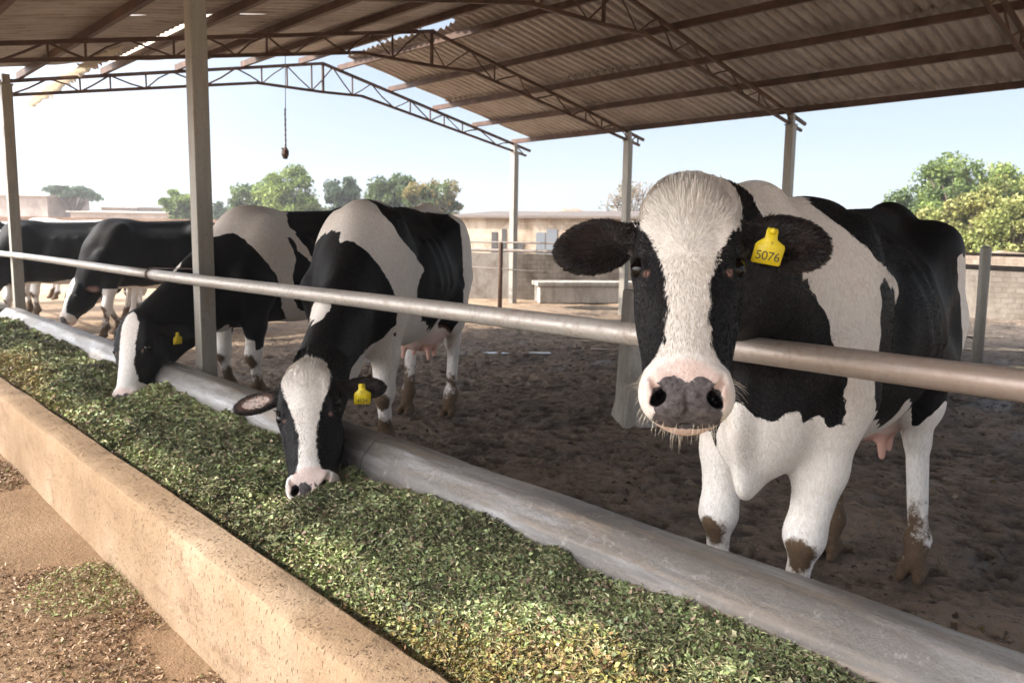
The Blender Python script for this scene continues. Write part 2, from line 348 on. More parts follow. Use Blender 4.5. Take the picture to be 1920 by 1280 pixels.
# ------------------------------------------------------------------ trough: outer wall, curb, floor, feed
def wob(x, y, z, a=.006, s=2.5, seed=3):
    n = vnoise(np.array([[x*s, y*s, z*s], [x*s+9, y*s, z*s+5]]), seed); return (x+a*n[0], y, z+a*n[1])
mb = MB(); ys = np.arange(-2, 22.01, .04)
mb.extrude_profile([(.897, -.05), (.893, .15), (.889, .30), (.889, .378), (.896, .394), (.912, .402), (.965, .404), (1.022, .402), (1.036, .392), (1.040, .37), (1.05, -.05)], ys, lambda x, y, z: wob(*wob(x, y, z, .005), .0022, 16, 6))
ow = mb.build('trough_wall', M_CT, smooth=True); ow.data.set_sharp_from_angle(angle=rad(32)); tag(ow, 'low tan concrete wall along the outer side of the feed trough', 'low wall')
mb = MB(); mb.add([(1.02, -2, .02), (1.9, -2, .02), (1.9, 22, .02), (1.02, 22, .02)], [(0, 1, 2, 3)]); tag(mb.build('trough_floor', M_CT), kind='structure')
def curb(y0, y1, label, rnd):
    mb = MB(); ys = np.concatenate([np.arange(y0, y1, .05), [y1]])
    prof = [(2.03, -.08), (2.036, .44), (2.03, .454), (2.015, .459), (1.915, .464), (1.897, .458), (1.885, .446), (1.842, .405), (1.832, .39), (1.822, .33), (1.80, -.02)]
    def fn(x, y, z):
        x, y, z = wob(*wob(x, y, z, .006, 2.2, 8), .0018, 14, 9)
        e = min(y-y0, y1-y)
        if rnd and e < .12: z = z-(1-math.sqrt(max(0, 1-((.12-e)/.12)**2)))*.06
        return (x, y, z)
    mb.extrude_profile(prof, ys, fn); o = mb.build('feed_curb', M_CG, smooth=True); o.data.set_sharp_from_angle(angle=rad(30))
    return tag(o, label, 'curb', 'concrete curbs between the trough and the cows')
curb(-2, 10.75, 'long grey concrete curb running under the three front cows', True)
curb(11.3, 21, 'grey concrete curb continuing beyond the far left steel post', True)

def feed_z(X, Y):
    t = np.clip((X-1.03)/.8, 0, 1)
    far = np.clip((Y-1.2)/3.5, 0, 1)
    base = .13+.20*np.clip(t*1.9, 0, 1)**.8
    hole = .10*np.exp(-((X-1.22)/.2)**2-((Y-1.75)/.75)**2)
    n = fbm(np.stack([X*3.2, Y*2.2, 0*X], 1), 3, 21)*.034+fbm(np.stack([X*10, Y*9, 0*X], 1), 3, 31)*.016-.09*np.exp(-((X-1.5)/.16)**2-((Y-2.98)/.2)**2)-.08*np.exp(-((X-1.5)/.2)**2-((Y-5.45)/.25)**2)
    lump = .035*np.clip(fbm(np.stack([X*1.6, Y*1.1, 0*X], 1), 2, 41), 0, 1)*far
    return base-hole+n+lump+.02*far
bx, by = np.linspace(1.0, 1.86, 80), np.linspace(-.5, 17, 900)
X, Y = np.meshgrid(bx, by); V = np.stack([X.ravel(), Y.ravel(), feed_z(X.ravel(), Y.ravel())-.008], 1)
i_ = np.arange(V.shape[0]).reshape(X.shape); Fq = np.stack([i_[:-1, :-1].ravel(), i_[:-1, 1:].ravel(), i_[1:, 1:].ravel(), i_[1:, :-1].ravel()], 1)
PAL = np.array([(.12, .155, .06), (.17, .205, .09), (.09, .12, .05), (.24, .27, .14), (.06, .085, .035), (.13, .085, .06), (.20, .15, .11), (.10, .06, .05), (.30, .28, .17), (.16, .20, .12)])
def leaf_cloud(pos, nrm, size, cols, seed, fold=.35, aspect=.62):
    """leaf-shaped quads folded along the midrib"""
    g = np.random.default_rng(seed); n = len(pos)
    t = g.normal(size=(n, 3)); t -= nrm*np.sum(t*nrm, 1, keepdims=True); t /= np.linalg.norm(t, axis=1, keepdims=True)
    b = np.cross(nrm, t); s = size[:, None]; k = aspect*(.7+.6*g.random((n, 1)))
    tip = pos+t*s+nrm*s*(g.random((n, 1))-.5)*.5; root = pos-t*s
    l = pos+b*s*k+nrm*s*fold; r = pos-b*s*k+nrm*s*fold*g.random((n, 1))
    V = np.stack([root, l, tip, r], 1).reshape(-1, 3); Fq = np.arange(n*4).reshape(n, 4)
    Fq = np.concatenate([Fq[:, [0, 1, 2]], Fq[:, [0, 2, 3]]]); return V, Fq, np.repeat(cols, 4, 0)
def feed_leaves():
    g = np.random.default_rng(5); VV = []; FF = []; CC = []; base = 0
    for (y0, y1, n, s) in ((.2, 2.2, 110000, .0059), (2.2, 4.2, 80000, .0073), (4.2, 8, 60000, .0105), (8, 16, 26000, .018)):
        x = 1.03+g.random(n)*.79; y = y0+g.random(n)*(y1-y0); z = feed_z(x, y)+g.normal(size=n)*.006+.003
        nr = g.normal(size=(n, 3))*.75; nr[:, 2] = np.abs(nr[:, 2])+.55; nr /= np.linalg.norm(nr, axis=1, keepdims=True)
        sz = s*(.5+g.random(n)**2*1.5); stem = g.random(n) < .24; sz = np.where(stem, s*2.2, sz)
        ci = g.choice(len(PAL), n, p=[.2, .17, .16, .08, .1, .08, .06, .06, .04, .05]); c = (PAL[ci]*np.array([1.55, 1.58, 1.45])+np.array([.035, .032, .022]))*(.4+1.1*g.random((n, 1)))
        pt = fbm(np.stack([x*4, y*3, 0*x], 1), 3, 77)[:, None]; c = c*(1+.55*pt)
        # dried, yellowed leaves lie against the outer wall
        dry = np.clip((1.22+.07*fbm(np.stack([x*0, y*1.3, 0*x], 1), 2, 9)+.34*np.clip((2.5-y)/1.2, 0, 1)+.3*np.exp(-((y-6.9)/.9)**2)-x)/.14, 0, 1)
        m = g.random(n) < dry*.85; dc = np.array([(.38, .3, .1), (.34, .22, .11), (.42, .36, .13), (.24, .15, .08), (.3, .3, .09)])[g.integers(0, 5, n)]*(.7+.5*g.random((n, 1)))
        c[m] = dc[m]; c[stem] = c[stem]*.5+np.array([.26, .24, .14])
        keep = ~((g.random(n) < .55) & (x < 1.10))
        V, Fq, C = leaf_cloud(np.stack([x, y, z], 1)[keep], nr[keep], sz[keep], c[keep], int(y0*10)+3, aspect=np.where(stem[keep], .1, .62)[:, None])
        VV.append(V); FF.append(Fq+base); CC.append(C); base += len(V)
    n = 1500; x = 1.05+g.random(n)*.75; y = .3+g.random(n)**1.4*8; nr = g.normal(size=(n, 3))*.3; nr[:, 2] = 1; nr /= np.linalg.norm(nr, axis=1, keepdims=True)
    sc = np.array([(.34, .33, .18), (.2, .24, .1), (.16, .1, .07), (.42, .36, .2)])[g.integers(0, 4, n)]*(.5+.6*g.random((n, 1)))
    V, Fq, C = leaf_cloud(np.stack([x, y, feed_z(x, y)+.007], 1), nr, .018+.045*g.random(n)**2, sc, 91, .02, .05); VV.append(V); FF.append(Fq+base); CC.append(C); base += len(V)
    Vb = np.stack([X.ravel(), Y.ravel(), feed_z(X.ravel(), Y.ravel())-.008], 1)
    cb = np.tile(np.array([[.06, .065, .03]]), (len(Vb), 1)); dr = Vb[:, 0] < 1.2; cb[dr] = (.2, .14, .08)
    VV.append(Vb); CC.append(cb); q = Fq_base+base; FF.append(np.concatenate([q[:, [0, 1, 2]], q[:, [0, 2, 3]]]))
    o = link('feed', np_mesh('feed', np.concatenate(VV), np.concatenate(FF), {'tint': np.concatenate(CC)}), M_FEED)
    tag(o, 'chopped green leafy fodder filling the long trough', 'fodder', kind='stuff')
Fq_base = Fq
feed_leaves()
def mud_scraps():
    g = np.random.default_rng(25); n = 16000; x = 2.15+g.random(n)**1.5*7; y = -.5+g.random(n)*11; k = fbm(np.stack([x*1.1, y*1.1, 0*x], 1), 3, 91) > -.3+.8*g.random(n); x, y = x[k], y[k]; n = len(x)
    nr = g.normal(size=(n, 3))*.45; nr[:, 2] = 1; nr /= np.linalg.norm(nr, axis=1, keepdims=True)
    c = np.array([(.045, .03, .02), (.08, .055, .035), (.26, .2, .14), (.14, .11, .05)])[g.choice(4, n, p=[.4, .35, .13, .12])]
    V, Fq, C = leaf_cloud(np.stack([x, y, mud_h(x, y)+.006], 1), nr, .012*(.4+g.random(n)**2*1.6), c, 8, .5, .45)
    tag(link('dung_scraps', np_mesh('dung_scraps', V, Fq, {'tint': C}), M_FEED), 'dark dung and straw scraps trodden into the barn mud', 'dung', kind='stuff')
mud_scraps()
def litter():
    g = np.random.default_rng(15); n = 60000
    x = .885-np.abs(g.normal(size=n))*.28; y = 1.5+g.random(n)*9
    d = fbm(np.stack([x*2.2, y*1.6, 0*x], 1), 3, 55); k = (d > -.15+.35*g.random(n)) & (x > -.3); x = x[k]; y = y[k]; n = len(x)
    z = outer_h(x, y)+.033+g.random(n)*.012
    nr = g.normal(size=(n, 3))*.6; nr[:, 2] = np.abs(nr[:, 2])+.6; nr /= np.linalg.norm(nr, axis=1, keepdims=True)
    pal = np.array([(.34, .21, .12), (.22, .13, .07), (.45, .32, .2), (.16, .09, .05), (.2, .2, .06), (.3, .29, .1)])
    c = pal[g.choice(6, n, p=[.33, .24, .22, .16, .02, .03])]*(.6+.45*g.random((n, 1)))
    heap = ((x-.75)/.22)**2+((y-3.1)/.25)**2 < 1; cg = np.array([(.17, .2, .06), (.26, .27, .1), (.2, .14, .08), (.3, .22, .12)])[g.integers(0, 4, n)]; c[heap] = cg[heap]
    z = z+heap*g.random(n)*.03
    V, Fq, C = leaf_cloud(np.stack([x, y, z], 1), nr, 0.0078*(.4+1.3*g.random(n)**1.5), c, 3, .3, .35)
    # bits lying on top of the wall
    n = 900; x2 = .9+g.random(n)*.14; y2 = 1+g.random(n)*8; p2 = np.stack([x2, y2, np.full(n, .408)], 1); nr = g.normal(size=(n, 3))*.25; nr[:, 2] = 1; nr /= np.linalg.norm(nr, axis=1, keepdims=True)
    V2, F2, C2 = leaf_cloud(p2, nr, .006*(.4+g.random(n)), np.array([(.2, .11, .06), (.1, .06, .04)])[g.integers(0, 2, n)], 4, .3, .3)
    o = link('leaf_litter', np_mesh('leaf_litter', np.concatenate([V, V2]), np.concatenate([Fq, F2+len(V)]), {'tint': np.concatenate([C, C2])}), M_FEED)
    tag(o, 'dry brown leaf scraps scattered along the outer wall', 'leaf litter', kind='stuff')
litter()
print('ground', time.time()-T0)

# ------------------------------------------------------------------ shed
XL, XR, XM, ZM, SL = 2.15, 11.17, 6.75, 4.25, .207
def zroof(x): return ZM-SL*abs(x-XM)
shed = empty('cattle_shed', (XM, 5, 0), 'open steel cattle shed with rusty corrugated roof on slim posts', 'cattle shed')
def post(x, y, wdt, z1, stub):
    mb = MB(); mb.box((x-wdt/2, y-wdt/2, -.1), (x+wdt/2, y+wdt/2, z1))
    if stub: mb.box((x-wdt*.36, y-wdt*.36, z1), (x+wdt*.36, y+wdt*.36, zroof(x)-.06))
    mb.box((x-wdt/2-.012, y-wdt/2-.012, z1-.02), (x+wdt/2+.012, y+wdt/2+.012, z1+.004))
    return mb.build('post', M_POST, shed, bevel=.006)
post(XL, 5.39, .112, 3.12, True); post(2.13, 11.12, .115, 3.12, True); post(XL, -.6, .112, 3.12, True)
for y in (11.7, 8.76, 5.69, 2.35): post(XR, y, .125, 3.12, True)
def truss(y, sag=0, seed=1):
    root = MB(); g = random.Random(seed); s = .038
    top = [(-.6, 0), (XM, 0), (11.62, 0)]
    tz = lambda x: zroof(x)-.075
    root.bar((-.9, y, tz(-.9)), (XM, y, tz(XM)), .04, .045); root.bar((XM, y, tz(XM)), (11.62, y, tz(11.62)), .04, .045)
    t = root.build('truss', M_RUST, shed)
    bz = lambda x: float(np.interp(x, [-.9, 2.3, 5.6, XM, 7.5, 11.5], [2.5, 3.08, 3.70, 3.715, 3.75, 3.06]))
    b = MB(); xs = [-.9, 2.3, 5.6, XM, 7.5, 11.5]
    for a, c in zip(xs[:-1], xs[1:]): b.bar((a, y, bz(a)), (c, y, bz(c)), .036, .04)
    b.build('bottom_chord', M_RUST, t)
    wb = MB(); x = -.6; k = 0
    wb.bar((XM, y, bz(XM)), (XM, y, tz(XM)), .034, .034, (1, 0, 0))
    while x < 11.3:
        st = .33+g.random()*.16; x2 = min(x+st, 11.45); j = lambda: (g.random()-.5)*.02
        a, c = ((x, y+j(), bz(x)), (x2, y+j(), tz(x2))) if k % 2 else ((x, y+j(), tz(x)), (x2, y+j(), bz(x2)))
        m = (np.array(a)+np.array(c))/2+np.array([(g.random()-.5)*.05, (g.random()-.5)*.03, (g.random()-.5)*.05])
        wb.tube([a, m, c], .009+g.random()*.004, 6); 
        if g.random() < .35: wb.bar((x2, y, bz(x2)), (x2, y, tz(x2)), .02, .02, (1, 0, 0))
        x = x2; k += 1
    wb.build('web', M_RUST, t)
for i, y in enumerate((11.7, 8.76, 5.69, 2.38, -.6)): truss(y, 0, i+3)
for x in (11.17, 10.1, 9.12, 8.12, 7.1, 6.38, 5.4, 4.4, 3.4, 2.4, 1.4, .4, -.6):
    mb = MB(); mb.bar((x, -3, zroof(x)-.012), (x, 11.78, zroof(x)-.012), .05, .085, (0, 0, 1)); mb.build('purlin', M_RUST, shed)
def eave(y):
    t = min(max((4.1-y)/1.3, 0), 1); return .17+.22*t*t*(3-2*t)+.42*math.exp(-((y-8.7)/.8)**2)+.05*math.sin(y*3.1)+.03*math.sin(y*8.3)
def sheet(x0, x1, y0, y1, lift=0, rag=0, seed=1, name='roof_sheet'):
    n = max(2, int((y1-y0)/.145*8)); ys = np.linspace(y0, y1, n); nx = 14; xs = np.linspace(x0, x1, nx); g = np.random.default_rng(seed)
    pts = []
    for j, y in enumerate(ys):
        ph = 2*math.pi*y/.145; h = .020*math.sin(ph)+.005*math.sin(3*ph)
        r = (rag*float(vnoise(np.array([[y*2.6, seed, 0], ]))[0]) if rag else 0)+(eave(y) if x1 < -1 else 0)
        for k, x in enumerate(xs):
            xx = x+(r*(k/(nx-1))**3); pts.append((xx, y, zroof(xx)+.055+h+lift+.008*math.sin(y*1.7+k*.9)))
    pts = np.array(pts); i = np.arange(n*nx).reshape(n, nx); Fq = np.stack([i[:-1, :-1].ravel(), i[:-1, 1:].ravel(), i[1:, 1:].ravel(), i[1:, :-1].ravel()], 1)
    return link(name, np_mesh(name, pts, Fq), M_ROOF, shed, True)
sheet(11.42, 9.0, -3, 11.33, 0, 0, 2); sheet(9.15, 6.78, -3, 8.4, .012, .0, 3); sheet(9.15, 6.95, 8.4, 11.3, .012, .07, 9)
sheet(2.5, -1.5, -3, 11.35, 0, 0, 4); sheet(2.35, 4.7, -3, 8.1, .012, 0, 5); sheet(2.35, 3.33, 8.1, 11.35, .012, 0, 5); sheet(3.47, 4.7, 8.1, 11.35, .012, 0, 5); sheet(4.55, 6.8, -3, 11.3, 0, .05, 6)
mb = MB(); mb.add([(6.3, -3, zroof(6.3)+.10), (XM, -3, ZM+.10), (7.2, -3, zroof(7.2)+.10), (6.3, 8.4, zroof(6.3)+.10), (XM, 8.2, ZM+.10), (7.2, 8.5, zroof(7.2)+.10)], [(0, 1, 4, 3), (1, 2, 5, 4)])
mb.build('ridge_cap', M_ROOF, shed)
# torn pale plastic hanging below the left slope
m_ = NT('torn translucent plastic'); n_ = m_.noise(14, 5, .7); m_.fin(m_.ramp(n_, [(.3, (.6, .52, .42)), (.7, (.88, .85, .8))]), .6)
tr = m_.n('BsdfTranslucent'); tr.inputs[0].default_value = (.8, .72, .6, 1); mx = m_.n('MixShader'); mx.inputs[0].default_value = .6
m_.put(mx, 1, m_.b.outputs[0]); m_.put(mx, 2, tr.outputs[0]); m_.put(m_.t.nodes['Material Output'], 0, mx.outputs[0]); M_TORN = m_.m
def torn(pts, wd, label, seed):
    g = np.random.default_rng(seed); V = []; n = 60
    pts = np.array(pts, float); L = np.linspace(0, len(pts)-1, n)
    for i, t in enumerate(L):
        p = np.array([np.interp(t, range(len(pts)), pts[:, k]) for k in range(3)])
        w0 = wd*(.55+.45*g.random())*(1-.7*abs(2*i/n-.9)**3)
        for q in (-1, -.3, .4, 1): V.append(p+np.array([q*w0*.5+g.normal()*.008, 0, -abs(q)*w0*.3*g.random()+g.normal()*.008]))
    i = np.arange(n*4).reshape(n, 4); Fq = np.stack([i[:-1, :-1].ravel(), i[:-1, 1:].ravel(), i[1:, 1:].ravel(), i[1:, :-1].ravel()], 1)
    o = link('torn_sheet', np_mesh('torn_sheet', V, Fq), M_TORN, None, True)
    s = o.modifiers.new('thick', 'SOLIDIFY'); s.thickness = .004
    tag(o, label, 'torn sheet')
torn([(2.9, 13.7, 3.24), (2.98, 12.6, 3.40), (3.0, 11.8, 3.45), (3.05, 10.9, 3.50), (3.1, 9.9, 3.53)], .26, 'ragged pale plastic strip sagging below the far truss at left', 4)
o = sheet(3.3, 3.5, 8.05, 11.42, .03, .03, 12, 'added_bright_panel'); o.data.materials[0] = M_TORN  # invented translucent panel, added to glow like a sunlit strip along the purlin
# rail
rail = empty('rail', (2, 5, 0), 'long galvanised pipe rail in front of the cows', 'rail')
rl = lambda y: (2.0, y, 1.4-.1597*2.0+.006*math.sin(y*.8))
mb = MB(); mb.tube([rl(y) for y in np.arange(-1.5, 6.1, .25)], .038, 20); mb.build('pipe', M_PIPE, rail, True)
mb = MB(); mb.tube([rl(y) for y in np.arange(5.95, 21, .5)], .034, 16); mb.build('pipe', M_PIPE, rail, True)
mb = MB(); c0 = rl(5.98)
for j in range(3): mb.tube([(c0[0]+.045*math.cos(t), c0[1]+.012*j-.01+.006*math.sin(2*t), c0[2]+.045*math.sin(t)) for t in np.linspace(0, 6.6, 24)], .0035, 6)
mb.tube([(2.0, 5.98, c0[2]+.045), (2.06, 5.75, c0[2]+.05), (2.1, 5.5, c0[2]+.06), (2.12, 5.42, c0[2]+.055)], .004, 6)
mb.tube([(2.0, 5.98, c0[2]-.045), (2.08, 5.7, c0[2]-.06), (2.12, 5.45, c0[2]-.04)], .004, 6); mb.build('wire_tie', M_RUST, rail, True)
# hanging chain with a broken lamp
ch = empty('hanging_lamp', (5.85, 11.3, 4.2), 'broken lamp dangling on a thin chain from the far roof', 'lamp')
mb = MB(); mb.tube([(5.876, 11.3, 4.2), (5.86, 11.3, 3.3), (5.852, 11.3, 3.05)], .006, 5)
for k in range(24): z = 3.3-k*.026; mb.tube([(5.852, 11.3, z), (5.852+.004*(-1)**k, 11.3, z-.013), (5.85, 11.3, z-.026)], .011 if k % 3 else .017, 5)
mb.build('chain', M_RUST, ch)
mb = MB(); mb.tube([(5.848, 11.3, 2.72), (5.845, 11.3, 2.66), (5.84, 11.3, 2.60), (5.838, 11.3, 2.53)], [.015, .055, .06, .03], 9); mb.tube([(5.78, 11.3, 2.69), (5.9, 11.31, 2.66)], .014, 6); mb.build('lamp_socket', M_RUST, ch)
print('shed', time.time()-T0)

# ------------------------------------------------------------------ yard: walls, fence, pier, buildings
def plaster(name, c1, c2, c3, sc=2.0):
    m = NT(name); a = m.noise(sc, 7, .68, m.scaled((1, 1, .5)), .6); b = m.noise(sc*7, 6, .7)
    c = m.ramp(a, [(.3, c1), (.52, c2), (.7, c3)]); c = m.mix(m.ramp(b, [(.5, 0.), (.8, .6)]), c, c1)
    x = m.n('SeparateXYZ'); m.put(x, 0, m.coord()); cb = m.n('CombineXYZ'); m.put(cb, 0, m.math('SUBTRACT', m.math('MULTIPLY', x.outputs[0], .72), m.math('MULTIPLY', x.outputs[1], .69))); m.put(cb, 1, x.outputs[2])
    bk = m.n('TexBrick'); m.put(bk, 'Vector', cb.outputs[0]); bk.inputs['Scale'].default_value = 2.6; bk.inputs['Mortar Size'].default_value = .025; bk.inputs['Color1'].default_value = (1, 1, 1, 1); bk.inputs['Color2'].default_value = (.55, .5, .45, 1); bk.inputs['Mortar'].default_value = (.3, .26, .22, 1)
    c = m.mix(m.ramp(m.noise(.9, 5, .7), [(.4, .05), (.6, .5)]), c, m.mix(1.0, c, bk.outputs[0], 'MULTIPLY'))
    return m.fin(c, .9, m.bump(b, .4, .02), spec=.2)
M_WALL_SHADE = plaster('stained plaster darkened for shade', (.14, .115, .09), (.25, .215, .18), (.36, .32, .27))  # stained plaster, its colour darkened to carry the roof's shade
M_WALL2 = plaster('stained pale plaster', (.2, .155, .11), (.42, .35, .28), (.56, .49, .41), 1.4)
M_BRICK = plaster('brown brick', (.26, .17, .12), (.42, .29, .21), (.5, .38, .29), 1.5)
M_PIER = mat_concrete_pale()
def wallbar(name, a, b, h, th, mat, label, cat, z0=-.15, group=None, rag=.012):
    mb = MB(); a = np.array(a, float); b = np.array(b, float); n = max(2, int(np.linalg.norm(b-a)/.5)); d = (b-a)/np.linalg.norm(b-a); nr = np.array([-d[1], d[0]])
    vs = []
    for i in range(n+1):
        p = a+(b-a)*i/n; hh = h+rag*math.sin(i*1.9)+rag*.8*math.sin(i*4.7+1)
        for s, z in ((-1, z0), (-1, hh), (1, hh), (1, z0)): q = p+nr*s*th/2; vs.append((q[0], q[1], z))
    fs = [(i*4+j, i*4+(j+1) % 4, (i+1)*4+(j+1) % 4, (i+1)*4+j) for i in range(n) for j in range(4)]+[(3, 2, 1, 0), (n*4, n*4+1, n*4+2, n*4+3)]
    mb.add(vs, fs); o = mb.build(name, mat); return tag(o, label, cat, group)
wallbar('yard_wall', (10.45, 13.5), (11.78, 12.44), 1.02, .16, M_PIER, 'short stretch of yard wall coloured pale for sunlight left of the far shed post', 'wall')  # paler material stands in for sunlight on this end of the wall
wallbar('yard_wall', (11.8, 12.42), (14.4, 10.35), 1.0, .16, M_WALL_SHADE, 'waist high plastered wall coloured dark for shade behind the water trough', 'wall')  # same wall continued, shade put into the darker plaster
wallbar('yard_wall', (14.5, 10.2), (17.5, 1.0), .93, .16, M_WALL_SHADE, 'stained concrete wall behind the broken fence post at right', 'wall')
wt = MB(); wt.bar((11.55, 11.35, .18), (13.4, 10.15, .18), .5, .36); wo = wt.build('water_trough', M_PIER, bevel=.02); tag(wo, 'long concrete water trough against the low yard wall', 'water trough')
wt = MB(); wt.bar((11.5, 11.38, .41), (13.45, 10.12, .41), .58, .09); wt.build('rim', M_PIER, wo, bevel=.015)
# pier beside the near cow
mb = MB(); c = P(1196, 650, 5.9); px, py = c[0]+.05, c[1]-.05; prof = [(.23, 0), (.2, .12), (.185, .5), (.17, 1.0)]
yaw = rad(-40); vs = []
for hw, z in prof:
    for sx, sy in ((-1, -1), (1, -1), (1, 1), (-1, 1)):
        x = sx*hw; y = sy*hw; vs.append((px+x*math.cos(yaw)-y*math.sin(yaw), py+x*math.sin(yaw)+y*math.cos(yaw), z-(.05 if z == 0 else 0)))
mb.add(vs, [(i*4+j, i*4+(j+1) % 4, (i+1)*4+(j+1) % 4, (i+1)*4+j) for i in range(3) for j in range(4)]+[(12, 13, 14, 15)])
tag(mb.build('concrete_pier', M_PIER, bevel=.02), 'squat pale concrete pier standing beside the nearest cow', 'pier')
fence = empty('pipe_fence', (10, 6, 0), 'rusty pipe fence with leaning posts along the far side of the yard', 'fence')
for (x, y, h, r) in ((9.9, 10.72, 1.27, .04), (9.8, 7.3, 1.3, .04), (9.63, 2.55, 1.36, .055), (9.5, -.9, 1.3, .05)):
    mb = MB(); mb.tube([(x, y, -.05), (x+.01, y, h*.5), (x+.02, y+.01, h*.97), (x+.015, y+.01, h)], [r*1.1, r, r*1.05, r*.7], 8); mb.build('post', M_RUST if y > 5 else M_POST, fence, True)
for z, r in ((1.12, .03), (1.27, .018)):
    mb = MB(); mb.tube([(9.95+.0*t, 15-t*1.6, z+.01*math.sin(t*2.1)) for t in range(11)], r, 8); mb.build('rail', M_RUST2, fence, True)
mb = MB(); mb.tube([(9.95, 13, .78), (9.9, 9.5, .76)], .014, 6); mb.build('rail', M_RUST2, fence, True)
# buildings beyond
def hut(a, b, depth, h, label, mat, roofc, wins=(), base=-.1, slope=.25, group=None, doors=()):
    a = np.array(a, float); b = np.array(b, float); d = (b-a)/np.linalg.norm(b-a); L = np.linalg.norm(b-a); nr = np.array([-d[1], d[0]])
    if nr@a < 0: nr = -nr
    root = empty('hut', (a[0], a[1], 0), label, 'hut', group)
    def W(s, t, z): p = a+d*s+nr*t; return (p[0], p[1], z)
    mb = MB(); vs = [W(0, 0, base), W(L, 0, base), W(L, depth, base), W(0, depth, base), W(0, 0, h), W(L, 0, h), W(L, depth, h+slope), W(0, depth, h+slope)]
    mb.add(vs, [(0, 1, 5, 4), (1, 2, 6, 5), (2, 3, 7, 6), (3, 0, 4, 7)]); mb.build('wall', mat, root)
    mb = MB(); o = .25; z = h+.03; vs = [W(-o, -o, z-.04), W(L+o, -o, z-.04), W(L+o, depth+o, z+slope), W(-o, depth+o, z+slope)]; vs += [(x, y, q+.07) for x, y, q in vs]
    mb.add(vs, [(0, 3, 2, 1), (4, 5, 6, 7), (0, 1, 5, 4), (1, 2, 6, 5), (2, 3, 7, 6), (3, 0, 4, 7)]); mb.build('roof', roofc, root)
    for nm, lst, mm in (('window', wins, M_DARKWIN), ('door', doors, M_DOOR)):
        for (s0, s1, z0, z1) in lst:
            mb = MB(); vs = [W(s0, -.03, z0), W(s1, -.03, z0), W(s1, -.03, z1), W(s0, -.03, z1), W(s0, .02, z0), W(s1, .02, z0), W(s1, .02, z1), W(s0, .02, z1)]
            mb.add(vs, [(0, 1, 2, 3), (4, 7, 6, 5), (0, 4, 5, 1), (1, 5, 6, 2), (2, 6, 7, 3), (3, 7, 4, 0)]); mb.build(nm, mm, root)
    return root
M_DARKWIN = mat_plain('dark window opening', (.045, .042, .042), .7); M_DOOR = mat_plain('grey blue door', (.13, .145, .165), .7)
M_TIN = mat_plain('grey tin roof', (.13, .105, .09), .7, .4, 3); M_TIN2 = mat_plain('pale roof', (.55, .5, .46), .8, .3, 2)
def Q(u, d): p = P(u, 440, d); return (p[0], p[1])
hut(Q(850, 25), Q(1010, 24), 4, 1.95, 'low whitewashed hut with dark door stains left of the far post', M_WALL2, M_TIN, [(.3, .55, .9, 1.3), (1.35, 1.55, .5, 1.5), (1.7, 1.85, .2, 1.6), (2.2, 2.45, .2, 1.2)])
hut(Q(1000, 23), Q(1190, 22), 4, 1.93, 'long low shed with blue grey door and tin roof behind the yard', M_WALL2, M_TIN, [(1.3, 1.42, .5, 1.2), (1.75, 2.0, .6, 1.2), (2.4, 2.6, .9, 1.4)], doors=[(.1, .38, -.1, 1.5), (.42, .75, -.1, 1.6)])
wallbar('boundary_wall', Q(-260, 27), Q(640, 30), 1.82, .25, M_BRICK, 'long low brown brick wall beyond the cows at left', 'wall')
wallbar('boundary_wall', Q(1120, 21), Q(2300, 19), 1.12, .2, M_WALL2, 'pale tumbledown boundary wall beyond the pen at right', 'wall', rag=.09)
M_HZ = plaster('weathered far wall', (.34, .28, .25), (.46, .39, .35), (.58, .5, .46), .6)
def far_building(u0, u1, d, h, label, cat='building'):
    return hut(Q(u0, d), Q(u1, d), 6, h, label, M_HZ, M_TIN2, slope=.15)
far_building(-40, 92, 60, 3.9, 'hazy flat roofed building left of the spreading tree')
far_building(192, 258, 62, 3.15, 'small hazy flat topped building right of the spreading tree')
far_building(135, 318, 55, 2.6, 'long low hazy building below the spreading tree')
# rubble mounds
def mound(name, u, d, rx, ry, h, mat, label, cat, seed):
    c = P(u, 440, d); n = 50; t = np.linspace(-1, 1, n); A, B = np.meshgrid(t, t); r = np.sqrt(A**2+B**2); z = h*np.clip(1-r**2, -.05, 1)
    p = np.stack([A.ravel()*rx, B.ravel()*ry, 0*A.ravel()], 1); z = z.ravel()*(1+.16*fbm(p*.9+seed, 3, seed))-.15+.0*p[:, 0]
    V = np.stack([c[0]+p[:, 0], c[1]+p[:, 1], z], 1); i = np.arange(n*n).reshape(n, n); Fq = np.stack([i[:-1, :-1].ravel(), i[:-1, 1:].ravel(), i[1:, 1:].ravel(), i[1:, :-1].ravel()], 1)
    return tag(link(name, np_mesh(name, V, Fq), mat, None, True), label, cat)
mound('rubble_mound', 1060, 29.5, 5.5, 3, 2.75, M_BRICK, 'brown rubble mound showing above the hut roofs', 'mound', 3)
mound('earth_bank', 1900, 24, 7, 4, .9, M_EARTH, 'sunlit dry earth bank below the bushes at right', 'earth bank', 9)

